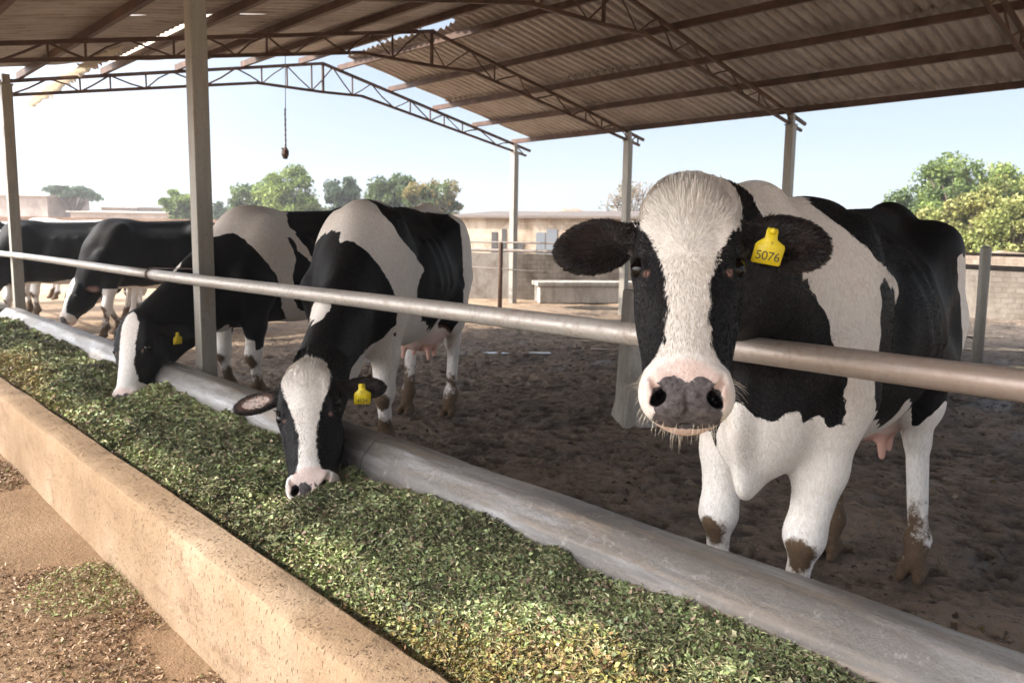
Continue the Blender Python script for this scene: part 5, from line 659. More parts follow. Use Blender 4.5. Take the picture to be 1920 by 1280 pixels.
S3 = [tuple(q) for q in np.array([int(v) for v in """-90 -12 51 1 -90 -12 54 -1 -88 -12 48 1 -87 9 139 -1 -86 -12 52 1 -82 -17 33 1 -81 -16 26 1 -81 17 54 1 -80 -15 19 1 -78 -14 12 1 -78 19 136 1 -76 -12 5 1 -75 8 142 -1 -75 16 8 1 -75 21 58 1 -74 -19 5 1 -73 19 58 -1 -71 19 59 -1 -71 25 134 1 -70 25 61 1 -68 26 81 1 -68 27 78 1 -68 27 84 1 -68 27 131 1 -67 25 136 -1 -67 27 65 1 -67 27 87 1 -67 28 128 1 -66 24 62 -1 -66 28 68 1 -66 28 73 1 -66 28 76 1 -66 28 125 1 -66 29 123 1 -65 29 70 1 -65 29 90 1 -65 29 114 1 -65 29 117 1 -65 29 120 1 -64 30 112 1 -63 27 65 -1 -63 31 93 1 -62 27 135 -1 -62 28 68 -1 -62 28 133 -1 -62 31 109 1 -61 27 67 -1 -61 28 71 -1 -61 29 73 -1 -61 29 128 -1 -61 29 131 -1 -61 32 96 1 -61 32 98 1 -61 32 104 1 -61 32 106 1 -60 29 76 -1 -60 29 79 -1 -60 29 120 -1 -60 29 123 -1 -60 29 125 -1 -60 30 115 -1 -60 30 117 -1 -60 33 101 1 -59 29 74 -1 -59 30 82 -1 -59 30 122 -1 -59 30 129 -1 -59 31 112 -1 -58 30 115 -1 -58 31 85 -1 -58 31 109 -1 -57 32 88 -1 -57 32 104 -1 -57 32 107 -1 -56 6 149 -1 -56 13 60 -1 -56 23 67 -1 -56 31 81 -1 -56 31 108 -1 -56 32 90 -1 -56 32 93 -1 -56 32 96 -1 -56 32 98 -1 -56 32 101 -1 -55 32 95 -1 -55 32 102 -1 -54 14 59 -1 -54 33 88 -1 -52 8 46 1 -52 17 67 -1 -49 11 53 1 -49 14 57 1 -48 4 148 -1 -48 16 60 -1 -48 30 108 -1 -48 30 115 -1 -48 30 122 -1 -48 30 135 -1 -47 30 75 -1 -47 30 102 -1 -47 30 128 -1 -46 23 142 -1 -45 32 95 -1 -44 15 58 1 -43 0 148 -1 -43 16 61 -1 -42 17 68 -1 -42 18 141 -1 -42 34 82 -1 -42 34 89 -1 -41 27 135 -1 -40 11 141 -1 -40 15 58 1 -40 16 61 -1 -40 27 75 -1 -40 28 128 -1 -39 28 122 -1 -38 11 54 1 -38 29 115 -1 -37 14 59 1 -37 15 62 -1 -37 30 109 -1 -36 23 135 -1 -36 30 82 -1 -36 30 96 -1 -36 30 102 -1 -35 14 61 -1 -35 23 75 -1 -35 31 89 -1 -34 13 60 1 -34 14 62 -1 -34 15 68 -1 -33 25 128 -1 -32 7 54 1 -32 11 60 1 -32 17 135 -1 -31 10 141 -1 -31 12 63 -1 -31 27 122 -1 -30 0 54 1 -30 10 60 1 -30 27 82 -1 -29 10 62 1 -29 11 63 -1 -28 8 61 1 -28 29 115 -1 -27 10 64 -1 -26 6 61 1 -26 30 89 -1 -25 5 62 1 -25 23 128 -1 -25 31 109 -1 -24 4 62 1 -24 16 135 -1 -23 32 96 -1 -23 33 103 -1 -22 10 141 -1 -22 25 76 -1 -20 27 122 -1 -16 22 70 -1 -16 30 83 -1 -15 23 128 -1 -15 31 116 -1 -14 16 134 -1 -14 17 65 -1 -13 9 141 -1 -13 32 90 -1 -13 33 109 -1 -12 34 97 -1 -12 34 103 -1 -10 28 122 -1 -8 29 77 -1 -7 20 67 -1 -6 17 64 1 -6 23 128 -1 -6 31 116 -1 -5 16 134 -1 -4 9 140 -1 -4 32 84 -1 -3 25 71 -1 -3 34 109 -1 -2 34 91 -1 -2 35 103 -1 -1 18 64 1 -1 22 68 -1 -1 35 97 -1 0 19 65 1 1 1 146 -1 1 29 122 -1 3 23 68 -1 3 23 128 -1 3 30 78 -1 4 16 134 -1 4 31 116 -1 5 3 146 -1 5 20 66 1 5 32 85 -1 6 9 140 -1 6 33 110 -1 7 23 69 -1 7 26 72 -1 7 34 91 -1 8 35 97 -1 8 35 104 -1 9 19 65 1 9 21 67 1 9 28 122 -1 10 3 145 -1 11 4 145 -1 11 23 70 -1 11 29 79 -1 12 23 128 -1 13 16 134 -1 13 21 67 1 13 31 116 -1 14 32 85 -1 14 33 110 -1 15 5 145 1 15 8 143 -1 15 10 140 -1 15 23 70 -1 15 32 111 -1 15 33 91 -1 15 33 104 -1 16 21 68 1 16 25 73 -1 16 31 113 -1 16 33 107 -1 16 34 98 -1 17 10 140 -1 17 18 66 1 17 28 122 -1 17 30 117 -1 17 31 115 -1 17 32 109 1 18 23 71 -1 18 29 119 -1 18 32 109 1 18 32 110 1 19 8 142 1 19 28 79 -1 19 28 121 -1 19 30 114 1 19 31 112 1 20 13 138 -1 20 14 136 -1 20 19 131 -1 20 21 69 1 20 22 128 -1 20 25 125 -1 20 26 123 -1 20 29 116 1 20 29 118 1 20 30 116 1 20 31 110 1 20 32 107 -1 21 11 140 1 21 16 134 -1 21 18 133 -1 21 23 126 -1 21 27 119 1 21 30 112 1 21 31 86 -1 21 31 110 -1 22 7 61 1 22 17 134 -1 22 24 73 -1 22 29 114 1 22 31 109 -1 23 21 130 1 23 22 128 -1 23 23 72 1 23 24 73 -1 23 26 121 1 23 30 110 -1 23 32 92 -1 23 32 98 -1 23 32 104 -1 24 13 137 1 24 21 129 1 24 25 123 1 24 26 122 1 24 28 115 1 25 12 140 1 25 15 135 1 25 17 67 1 25 20 130 1 25 24 125 1 25 25 75 -1 25 26 120 1 25 27 117 1 25 29 112 -1 26 17 133 1 26 21 129 1 26 22 128 1 26 23 126 1 26 24 74 1 26 24 126 1 26 25 124 1 26 26 122 1 26 27 116 1 26 28 114 -1 27 22 128 1 27 23 126 1 27 26 78 -1 27 27 80 -1 27 29 110 -1 28 15 66 1 28 22 128 1 28 23 126 1 28 26 119 -1 28 27 113 -1 28 27 116 -1 28 28 108 -1 28 28 111 -1 28 30 104 -1 29 7 146 1 29 13 65 -1 29 25 76 1 29 26 121 -1 29 27 80 -1 29 27 115 -1 29 29 86 -1 29 29 106 -1 29 30 98 -1 30 14 65 -1 30 22 127 1 30 23 74 1 30 23 127 1 30 24 125 -1 30 25 123 -1 30 26 120 -1 30 27 118 -1 30 28 82 -1 30 28 110 1 30 29 104 -1 30 30 92 -1 31 12 64 -1 31 18 68 1 31 24 124 -1 31 25 122 -1 31 27 112 1 31 28 85 -1 31 28 109 1 31 29 102 -1 32 16 67 -1 32 18 134 1 32 25 122 -1 32 26 80 1 32 27 115 1 32 28 107 1 32 29 87 -1 32 29 90 -1 32 29 99 -1 33 27 82 1 33 27 117 1 33 28 104 1 33 29 95 -1 33 29 97 -1 33 30 92 -1 34 17 68 -1 34 20 71 1 34 25 121 1 34 25 123 1 34 26 80 1 34 26 119 1 34 27 116 1 34 28 85 1 34 28 102 1 35 28 87 1 35 28 104 1 35 28 110 1 35 29 90 1 35 29 92 1 35 29 100 1 36 19 71 -1 36 22 74 1 36 28 86 1 36 29 92 1 36 29 95 1 36 29 97 1 36 29 98 1 37 21 74 1 38 23 76 1 39 21 73 -1 39 24 79 1 39 24 128 1 40 10 145 1 40 16 68 -1 40 22 76 -1 40 24 80 1 41 25 81 1 41 26 122 1 42 23 79 -1 42 26 84 1 42 26 86 1 42 26 87 1 43 21 139 1 43 24 81 -1 43 27 89 1 43 27 116 1 43 28 93 1 43 28 110 1 44 25 84 -1 44 27 92 1 44 28 98 1 44 28 104 1 45 20 74 -1 45 26 86 -1 46 26 89 -1 46 27 94 1 47 24 133 1 47 27 91 -1 47 28 96 1 48 28 98 1 49 26 128 1 49 27 93 -1 50 12 145 1 50 26 81 -1 50 27 122 1 50 28 96 -1 50 28 100 1 51 21 139 1 51 28 97 -1 51 28 116 1 52 28 93 -1 52 28 99 -1 52 28 102 1 52 28 105 1 52 28 110 1 53 28 99 -1 53 29 87 -1 54 -13 18 -1 54 24 133 1 54 28 104 1 55 -14 25 -1 55 -12 6 -1 55 -12 12 -1 55 28 100 -1 55 28 106 1 56 -14 24 -1 56 -13 19 -1 56 -13 21 -1 56 10 145 1 56 18 139 1 56 25 128 1 56 28 102 -1 57 -13 7 -1 57 -13 9 -1 57 -13 12 -1 57 -13 17 -1 57 -12 14 -1 57 -10 57 -1 57 24 58 -1 57 26 122 1 57 28 108 1 58 -12 2 -1 58 -12 5 -1 58 26 64 -1 58 27 116 1 58 28 104 -1 58 28 109 1 59 -15 19 1 59 -14 10 1 59 -14 12 1 59 -14 14 1 59 -14 17 1 59 -14 19 1 59 -14 22 1 59 -14 24 1 59 -13 27 1 59 26 70 -1 59 28 105 -1 59 28 106 -1 59 28 110 1 60 -15 13 1 60 -14 25 1 60 -13 7 1 60 -10 56 1 60 7 145 1 60 15 139 1 60 21 133 1 60 23 48 -1 60 27 111 1 60 28 76 -1 60 28 99 -1 60 28 108 -1 61 -14 7 1 61 -13 32 1 61 -12 3 1 61 -12 5 1 61 23 45 1 61 23 128 1 61 27 113 1 62 -11 50 1 62 20 17 1 62 20 23 1 62 21 29 1 62 27 109 -1 62 30 82 -1 62 30 94 -1 62 31 88 -1 63 -12 1 1 63 -11 38 1 63 -11 44 1 63 -10 56 1 63 15 17 1 63 15 22 1 63 21 11 1 63 22 35 1 63 23 47 -1 63 24 122 1 63 26 114 1 63 27 111 -1 64 3 144 1 64 15 15 1 64 16 13 1 64 16 25 1 64 18 133 1 64 22 5 1 64 23 44 1 64 23 47 -1 64 24 53 -1 64 25 116 1 65 -19 1 1 65 11 139 1 65 14 6 -1 65 15 29 1 65 16 11 1 65 17 4 1 65 17 27 1 65 17 30 1 65 23 46 -1 65 23 48 -1 65 24 41 1 65 25 59 -1 65 25 65 -1 65 25 71 -1 65 25 118 1 65 26 111 -1 65 26 113 -1 66 -15 50 1 66 16 5 1 66 17 6 1 66 17 8 1 66 20 127 1 66 23 50 -1 66 24 119 1 66 25 114 -1 66 27 76 -1 66 27 105 -1 67 -19 54 -1 67 -18 50 1 67 -16 53 1 67 -15 38 1 67 -15 44 1 67 -15 55 1 67 14 133 1 67 15 4 -1 67 15 5 -1 67 21 46 1 67 21 48 1 67 21 50 1 67 21 51 1 67 22 53 -1 67 22 121 1 67 24 116 -1 68 16 2 1 68 16 52 1 68 19 35 1 68 19 47 1 68 19 51 1 68 20 53 -1 68 20 54 -1 68 21 122 1 68 22 122 1 68 23 117 -1 68 28 82 -1 68 29 99 -1 69 8 139 1 69 14 3 1 69 17 54 -1 69 18 125 1 69 20 42 1 69 20 123 1 69 21 59 -1 69 21 65 -1 69 21 120 -1 69 22 71 -1 69 22 119 -1 69 23 116 -1 69 29 88 -1 69 29 94 -1 70 15 65 -1 70 16 127 1 70 17 126 1 70 19 122 -1 70 23 77 -1 70 24 111 -1 71 3 139 1 71 10 133 1 71 15 127 1 71 17 124 -1 71 18 122 -1 71 18 123 -1 72 13 128 1 72 15 125 -1 72 17 71 -1 72 25 82 -1 73 12 129 1 73 14 126 -1 73 19 116 -1 73 26 105 -1 73 27 88 -1 74 12 127 -1 74 13 127 -1 74 19 77 -1 75 6 133 1 75 10 129 1 75 11 65 -1 75 11 127 -1 75 21 111 -1 75 28 94 -1 75 28 100 -1 76 9 129 1 76 15 122 -1 76 21 82 -1 77 1 133 1 77 8 61 1 77 9 62 -1 77 10 127 -1 77 16 116 -1 77 23 88 -1 77 23 105 -1 78 8 128 1 78 9 127 -1 78 15 71 -1 79 6 128 1 79 9 126 -1 79 16 77 -1 79 17 111 -1 79 25 94 -1 79 25 100 -1 80 8 126 -1 80 9 63 1 80 11 65 -1 80 11 122 -1 80 17 83 -1 80 19 105 -1 81 2 58 1 81 5 127 1 81 8 61 1 81 9 63 1 81 13 116 -1 81 19 88 -1 82 3 127 1 82 5 60 1 82 7 125 -1 82 11 65 -1 82 20 94 -1 82 20 100 -1 83 -1 127 1 83 4 59 1 83 5 125 -1 83 10 65 -1 83 13 71 -1 83 14 111 -1 84 1 126 1 84 3 59 -1 84 8 122 -1 84 9 63 -1 84 14 77 -1 84 15 105 -1 85 3 124 -1 85 5 61 -1 85 7 62 -1 85 15 83 -1 85 15 88 -1 85 16 94 -1 85 16 100 -1 86 0 125 1 86 10 116 -1 87 -7 121 1 87 -4 122 1 87 -2 123 1 87 2 123 -1 87 4 122 -1 87 9 66 -1 87 11 111 -1 88 -3 121 1 88 1 122 -1 88 12 105 -1 89 0 120 -1 89 4 60 -1 89 6 116 -1 89 11 72 -1 89 12 77 -1 89 13 100 -1 90 -2 119 -1 90 13 83 -1 90 14 89 -1 90 14 94 -1 91 -4 118 -1 91 8 111 -1 93 -5 117 -1 93 2 116 -1 93 8 66 -1 93 10 105 -1 94 -4 116 -1 94 0 54 -1 94 11 100 -1 95 -5 115 -1 95 10 72 -1 95 11 78 -1 95 12 83 -1 95 12 94 -1 96 5 111 -1 96 12 89 -1 97 -4 114 -1 98 0 51 -1 98 5 61 -1 98 7 105 -1 99 -4 112 -1 99 2 111 -1 99 9 100 -1 100 8 67 -1 100 10 95 -1 101 -4 110 -1 101 -4 111 -1 101 0 50 -1 101 9 73 -1 101 10 78 -1 101 10 84 -1 101 10 89 -1 102 2 56 -1 102 5 105 -1 103 -3 109 -1 104 0 50 -1 104 7 100 -1 105 -8 106 1 105 -3 107 -1 105 8 95 -1 106 1 105 -1 106 7 67 -1 106 8 73 -1 106 8 78 -1 106 9 84 -1 106 9 89 -1 107 -6 105 1 107 -5 105 1 107 -2 106 -1 107 -1 47 1 107 1 49 -1 108 -2 104 -1 108 1 51 -1 108 4 100 -1 109 -6 103 1 110 -7 101 1 110 -2 102 -1 110 1 49 -1 110 5 95 -1 111 0 46 1 111 0 100 -1 111 6 68 -1 111 6 89 -1 112 -7 100 1 112 7 73 -1 112 7 79 -1 112 7 84 -1 113 -9 48 -1 113 -3 100 -1 113 1 49 -1 114 -8 46 1 114 -4 99 -1 114 1 47 1 114 2 49 -1 114 3 95 -1 115 -13 61 -1 115 -10 48 -1 115 -5 98 -1 115 1 46 1 116 -13 56 -1 116 -9 46 1 116 -7 96 -1 116 3 52 -1 116 4 90 -1 117 -12 51 -1 117 -11 48 -1 117 -1 95 -1 117 1 47 1 117 2 49 -1 117 5 68 -1 117 6 79 -1 117 6 84 -1 117 20 64 -1 118 -10 45 1 118 -10 46 1 118 6 74 -1 119 -12 48 -1 119 -11 46 1 119 2 47 1 120 -15 67 -1 120 2 50 -1 120 2 90 -1 121 -14 62 -1 121 -12 46 1 121 -12 49 -1 121 -7 41 1 121 1 41 1 121 17 64 -1 121 18 59 -1 122 -13 51 -1 122 -13 57 -1 122 2 47 1 122 2 52 -1 122 3 58 -1 122 4 85 -1 123 -13 47 1 123 -13 49 -1 123 -12 46 1 123 -1 90 -1 123 5 69 -1 123 5 74 -1 123 5 79 -1 124 -11 41 1 124 -8 90 -1 125 -16 68 -1 125 -13 47 1 125 -13 49 -1 125 14 64 -1 125 15 59 -1 126 -15 62 -1 126 2 85 -1 127 -14 57 -1 128 3 80 -1 129 -2 85 -1 129 4 75 -1 129 5 69 -1 129 12 65 -1 131 -17 68 -1 131 -16 63 -1 131 -16 74 -1 131 -8 85 -1 132 1 80 -1 134 -30 58 1 134 3 75 -1 135 -30 55 1 135 -30 60 1 135 -28 57 -1 135 -2 80 -1 136 -28 62 1 136 -25 56 -1 136 -25 58 -1 136 -24 60 -1 137 -25 63 -1 137 -23 63 -1 137 -16 69 -1 137 -7 80 -1 138 -14 74 -1 139 -24 54 1 139 3 75 -1 140 -22 65 1 143 -15 70 -1 143 -14 72 -1""".split()]).reshape(-1, 4)]
# ------------------------------------------------------------------ cows: implicit surfaces meshed by surface nets
def unit(v): v = np.asarray(v, float); return v/np.linalg.norm(v)
class Field:
    def __init__(s, lo, hi, h):
        s.lo = np.array(lo, float); s.h = h; s.n = np.ceil((np.array(hi)-s.lo)/h).astype(int)+1
        s.F = np.full(s.n, .25, np.float32)
    def _box(s, lo, hi):
        a = np.clip(((lo-s.lo)/s.h).astype(int), 0, s.n); b = np.clip(((hi-s.lo)/s.h).astype(int)+2, 0, s.n)
        g = [s.lo[i]+s.h*np.arange(a[i], b[i], dtype=np.float32) for i in range(3)]
        return tuple(slice(a[i], b[i]) for i in range(3)), g[0][:, None, None].astype(np.float32), g[1][None, :, None].astype(np.float32), g[2][None, None, :].astype(np.float32)
    def comb(s, sl, d, k, op):
        A = s.F[sl]; d = d.astype(np.float32)
        if op == 'u':
            if k <= 0: s.F[sl] = np.minimum(A, d)
            else: hh = np.maximum(k-np.abs(A-d), 0)/k; s.F[sl] = np.minimum(A, d)-hh*hh*k*.25
        else:
            d = -d; hh = np.maximum(k-np.abs(A-d), 0)/k; s.F[sl] = np.maximum(A, d)+hh*hh*k*.25
    def ell(s, c, r, R=None, k=.05, op='u'):
        c = np.array(c, float); r = np.array(r, float); R = np.eye(3) if R is None else np.asarray(R)   # rows = axes
        e = np.sqrt(((R.T*r)**2).sum(1))+k+.02; sl, x, y, z = s._box(c-e, c+e)
        if s.F[sl].size == 0: return
        x = x-np.float32(c[0]); y = y-np.float32(c[1]); z = z-np.float32(c[2]); k0 = 0; k1 = 0
        for i in range(3):
            q = (x*R[i][0]+y*R[i][1]+z*R[i][2])/r[i]; q2 = q*q; k0 = k0+q2; k1 = k1+q2/(r[i]*r[i])
        k0 = np.sqrt(k0); k1 = np.sqrt(k1)+1e-6; s.comb(sl, np.where(k0 < .05, -r.min(), k0*(k0-1)/k1), k, op)
    def cap(s, a, b, ra, rb, k=.04, lat=None, flat=1., op='u'):
        """tapered capsule; lat = axis along which it is flattened (flat < 1 thinner)"""
        a = np.array(a, float); b = np.array(b, float); m = max(ra, rb)*max(1, flat)+k+.02
        sl, x, y, z = s._box(np.minimum(a, b)-m, np.maximum(a, b)+m)
        if s.F[sl].size == 0: return
        d = b-a; L = d@d+1e-9; x = x-np.float32(a[0]); y = y-np.float32(a[1]); z = z-np.float32(a[2])
        t = np.clip((x*d[0]+y*d[1]+z*d[2])/L, 0, 1); px = x-t*d[0]; py = y-t*d[1]; pz = z-t*d[2]; q = px*px+py*py+pz*pz; r = ra+(rb-ra)*t
        if lat is not None:
            lat = unit(lat); n = px*lat[0]+py*lat[1]+pz*lat[2]; q = q+n*n*(1/flat**2-1)
        s.comb(sl, np.sqrt(q)-r, k, op)
    def chain(s, pts, rs, k=.04, lat=None, flat=1.):
        for i in range(len(pts)-1): s.cap(pts[i], pts[i+1], rs[i], rs[i+1], k, lat, flat)
    def mesh(s):
        F = s.F; n = F.shape; sgn = F < 0
        c = np.zeros(tuple(m-1 for m in n), np.int8)
        for i in (0, 1):
            for j in (0, 1):
                for k in (0, 1): c += sgn[i:n[0]-1+i, j:n[1]-1+j, k:n[2]-1+k]
        act = (c > 0) & (c < 8); idx = np.argwhere(act); ids = np.full(act.shape, -1, np.int32); ids[act] = np.arange(len(idx))
        acc = np.zeros((len(idx), 3)); cnt = np.zeros(len(idx)); I = idx.T
        cor = [(i, j, k) for i in (0, 1) for j in (0, 1) for k in (0, 1)]
        val = {q: F[I[0]+q[0], I[1]+q[1], I[2]+q[2]] for q in cor}
        for q in cor:
            for ax in range(3):
                if q[ax] == 0:
                    p = list(q); p[ax] = 1; p = tuple(p); a = val[q]; b = val[p]; m = (a < 0) != (b < 0)
                    t = np.where(m, a/(a-b+1e-12), 0); v = np.array(q, float)[None].repeat(len(idx), 0); v[:, ax] = t
                    acc[m] += v[m]; cnt[m] += 1
        V = s.lo+s.h*(idx+acc/cnt[:, None]); Q = []
        for ax in range(3):
            sl0 = [slice(None)]*3; sl1 = [slice(None)]*3; sl0[ax] = slice(0, -1); sl1[ax] = slice(1, None)
            A = sgn[tuple(sl0)]; B = sgn[tuple(sl1)]; e = np.argwhere(A != B); u, v = [i for i in range(3) if i != ax]
            e = e[(e[:, u] > 0) & (e[:, v] > 0) & (e[:, u] < n[u]-1) & (e[:, v] < n[v]-1)]; inn = A[tuple(e.T)]
            def g(du, dv): q = e.copy(); q[:, u] -= du; q[:, v] -= dv; return ids[tuple(q.T)]
            q4 = np.stack([g(1, 1), g(0, 1), g(0, 0), g(1, 0)], 1)
            flip = inn if ax != 1 else ~inn
            q4[~flip] = q4[~flip][:, ::-1]; Q.append(q4)
        return V, np.concatenate(Q)
def head_frame(poll, muz, nrm):
    hx = unit(np.array(muz)-np.array(poll)); hz = np.array(nrm, float); hz = unit(hz-hx*(hz@hx)); return hx, np.cross(hz, hx), hz
def interp(x, xs, ys): return np.interp(x, xs, ys)
BASE = dict(LF=(.64, .17), RF=(.64, -.17), LH=(-.80, .17), RH=(-.80, -.17))
COWS = []
def make_cow(name_label, pos, heading, scale, poll, muz, nrm, h=.008, feet=None, lf=1., seeds=None, blaze=None, nosecol=None,
             ears=None, fur=0, hscale=1., group=None, whisk=False, tagtext=None, tagear=-1, flip_default=None, neck_seed=-.05, cat='cow', tail=True, necklift=.0, fat=1., dew=0., bias=0., lmo=None, dwl=None):
    """pos/heading: body; poll, muz: world points of head top and muzzle end; nrm: way the forehead faces"""
    t0 = time.time(); ch, sh = math.cos(heading), math.sin(heading); Rw = np.array([[ch, -sh, 0], [sh, ch, 0], [0, 0, 1]]); pos = np.array([pos[0], pos[1], 0.])
    toL = lambda p: (np.array(p, float)-pos)@Rw/scale
    dirL = lambda v: np.array(v, float)@Rw
    pl = toL(poll); hx, hy, hz = head_frame(pl, toL(muz), dirL(nrm)); HS = hscale/scale
    HP = lambda x, y, z: pl+HS*(hx*x+hy*y+hz*z)
    HR = np.array([hx, hy, hz])
    lo = np.array([-1.22, -.5, -.03]); hi = np.array([1.1, .5, 1.66])
    for q in (HP(-.1, .3, .1), HP(-.1, -.3, .1), HP(.66, .2, .1), HP(.66, -.2, -.3), HP(0, .3, -.3), HP(0, -.3, -.3)): lo = np.minimum(lo, q-.03); hi = np.maximum(hi, q+.03)
    lo[2] = -.03
    Fd = Field(lo, hi, h/scale); E = Fd.ell; Cp = Fd.cap; X = lambda x: x*lf
    # trunk
    E((X(.42), 0, 1.03), (.42, .255, .40), None, .1); E((X(.02), 0, .985), (.58, .345*fat, .40), None, .12); E((X(-.36), 0, 1.06), (.40, .285*fat, .34), None, .12)
    E((X(-.66), 0, 1.16), (.33, .235, .25), None, .12); E((X(-.76), 0, 1.26), (.24, .15, .12), None, .12)
    Cp((X(.60), 0, 1.35), (X(.35), 0, 1.385), .055, .06, .12); Cp((X(.45), 0, 1.38), (X(-.6), 0, 1.42), .055, .06, .13); Cp((X(-.55), 0, 1.44), (X(-.92), 0, 1.37), .055, .045, .08)
    for s in (1, -1):
        E((X(-.50), s*.205, 1.34), (.11, .055, .045), None, .12); E((X(-.52), s*.19, 1.20), (.17, .09, .14), None, .1); E((X(-.93), s*.115, 1.27), (.055, .05, .06), None, .07)
        Cp((X(-.50), s*.19, 1.33), (X(-.93), s*.115, 1.26), .06, .055, .13)
        E((X(-.70), s*.15, 1.02), (.24, .125, .30), None, .09)
        Cp((X(-.60), s*.19, 1.0), (X(-.46), s*.225, .84), .13, .10, .08)
        E((X(.56), s*.175, 1.10), (.15, .095, .34), [[.94, 0, .34], [0, 1, 0], [-.34, 0, .94]], .09)   # shoulder blade
        Cp((X(.72), s*.185, .97), (X(.60), s*.185, .86), .10, .095, .09)
        for rib in range(3): xx = X(.14-.14*rib); Cp((xx, s*.25*fat, 1.22), (xx-.05, s*.318*fat, .99), .013, .011, .07)
    E((X(.74), 0, .82), (.16, .155, .21), None, .1); E((X(.55), 0, .74), (.22, .15, .12), None, .1); E((X(.80), 0, .76), (.11, .12, .17), None, .08)
    for s in (1, -1): E((X(-.30), s*.385*fat, 1.22), (.13, .075, .10), None, .07, 's'); E((X(.30), s*.40*fat, 1.12), (.06, .115, .26), [[.94, 0, .34], [0, 1, 0], [-.34, 0, .94]], .06, 's')
    # legs
    ft = dict(BASE); ft.update(feet or {})
    hoofpts = []
    for nm, s in (('LF', 1), ('RF', -1)):
        fx, fy = ft[nm][:2]; lift = 0; kx = (X(.60)+fx)/2+.025; ky = (s*.17+fy)/2; knee = np.array([kx, ky, .405])
        Cp((X(.60), s*.18, .86), ((X(.6)+kx)/2, (s*.18+ky)/2, .62), .108, .076, .07); Cp(((X(.6)+kx)/2, (s*.18+ky)/2, .62), knee, .078, .056, .04)
        E(knee+(.008, 0, 0), (.058, .062, .075), None, .035); ftl = np.array([fx-.012, fy, .15])
        Cp(knee-(0, 0, .04), ftl, .041, .035, .03); E(ftl, (.046, .045, .05), None, .03); Cp(ftl, (fx+.02, fy, .07), .038, .04, .03)
        Cp(ftl+(-.04, .02, -.01), ftl+(-.045, .02, -.03), .014, .01, .02)
        hoofpts.append((fx+.03, fy))
    for nm, s in (('LH', 1), ('RH', -1)):
        fx, fy = ft[nm][:2]; hk = np.array([fx-.085, (s*.16+fy*1.5)/2.5, .55]); st = np.array([X(-.45), s*.22, .86])
        st = st*.8+.2*np.array([fx+.35, s*.22, .86]); mid = (st+hk)/2+(.01, 0, -.01)
        Cp(st, mid, .105, .078, .08); Cp(mid, hk+(.02, 0, .02), .078, .048, .05); Cp((X(-.74), s*.13, .96), mid+(-.05, 0, 0), .10, .05, .08)
        E(hk, (.052, .042, .065), None, .04); Cp(hk+(-.03, 0, .08), hk+(-.035, 0, .02), .022, .028, .04); Cp(mid+(-.05, 0, .02), hk+(-.035, 0, .04), .03, .02, .05)
        ftl = np.array([fx-.035, fy, .155]); Cp(hk-(0, 0, .03), ftl, .044, .036, .03); E(ftl, (.047, .045, .05), None, .03)
        Cp(ftl, (fx+.01, fy, .07), .04, .042, .03); Cp(ftl+(-.04, .015, -.015), ftl+(-.05, .015, -.04), .014, .01, .02); Cp(ftl+(-.04, -.015, -.015), ftl+(-.05, -.015, -.04), .014, .01, .02)
        hoofpts.append((fx+.02, fy))
    for (x, y) in hoofpts:
        for s in (1, -1):
            Cp((x-.03, y+s*.024, .045), (x+.045, y+s*.032, .022), .036, .024, .012, (0, 1, 0), .85)
            Fd.cap((x-.1, y+s*.03, -.045), (x+.12, y+s*.03, -.045), .045, .045, .004, None, 1, 's')
    # udder
    E((X(-.46), 0, .66), (.22, .17, .17), None, .05)
    teats = [(X(-.36), .085), (X(-.36), -.085), (X(-.53), .07), (X(-.53), -.07)]
    for x, y in teats: Cp((x, y, .56), (x+.005, y*1.1, .455), .024, .013, .03)
    # tail
    tl = [(X(-.93), 0, 1.37), (X(-1.03), 0, 1.30), (X(-1.06), .01, 1.1), (X(-1.05), .02, .85), (X(-1.03), .03, .62)]
    Fd.chain(tl, [.04, .032, .024, .02, .018], .025); Fd.chain([tl[-1], (X(-1.04), .03, .48), (X(-1.03), .035, .38)], [.02, .045, .015], .02)
    # neck
    lmo = lmo or (0, 0, -.03); thr = HP(.17, 0, -.25); nb = HP(.04, 0, -.13); b0 = np.array([X(.52), 0, 1.20]); b1 = np.array([X(.66), 0, 1.05])
    mid = (b0+nb)/2+np.array([0, 0, .02+necklift])
    latN = unit(np.cross(nb-b0, (0, 0, 1)))
    Cp(b0, mid, .235, .165, .12, latN, .78); Cp(mid, nb, .165, .125, .08, latN, .8)
    lm = (b1+thr)/2+np.array(lmo); Cp(b1, lm, .20, .13, .12, latN, .72); Cp(lm, thr, .13, .085, .08, latN, .8)
    Cp((X(.55), 0, 1.39), mid+np.array([0, 0, .135]), .045, .04, .1); Cp(mid+np.array([0, 0, .135]), HP(-.01, 0, -.10), .04, .06, .08)
    # dewlap
    Fd.chain([HP(.30, 0, -.24) if dwl is None else lm, lm+np.array([.03, 0, -.16]) if dwl is None else np.array(dwl), np.array([X(.84+.9*dew), 0, .86-dew]), np.array([X(.80+.55*dew), 0, .68-dew]), np.array([X(.6), 0, .70])], [.03, .045, .046, .036, .08], .09, latN, .5)
    # head
    e = lambda c, r, k=.03, op='u', R=None: E(HP(*c), np.array(r)*HS, HR if R is None else R, k*HS, op)
    cp = lambda a, b, ra, rb, k=.02, flat=1., op='u': Cp(HP(*a), HP(*b), ra*HS, rb*HS, k*HS, hy, flat, op)
    e((.11, 0, -.115), (.15, .10, .11), .03); e((.11, 0, -.05), (.12, .112, .062), .03); e((.015, 0, -.06), (.062, .085, .068), .04)
    e((.20, 0, -.055), (.14, .108, .05), .04); e((.19, 0, -.16), (.17, .085, .10), .04)
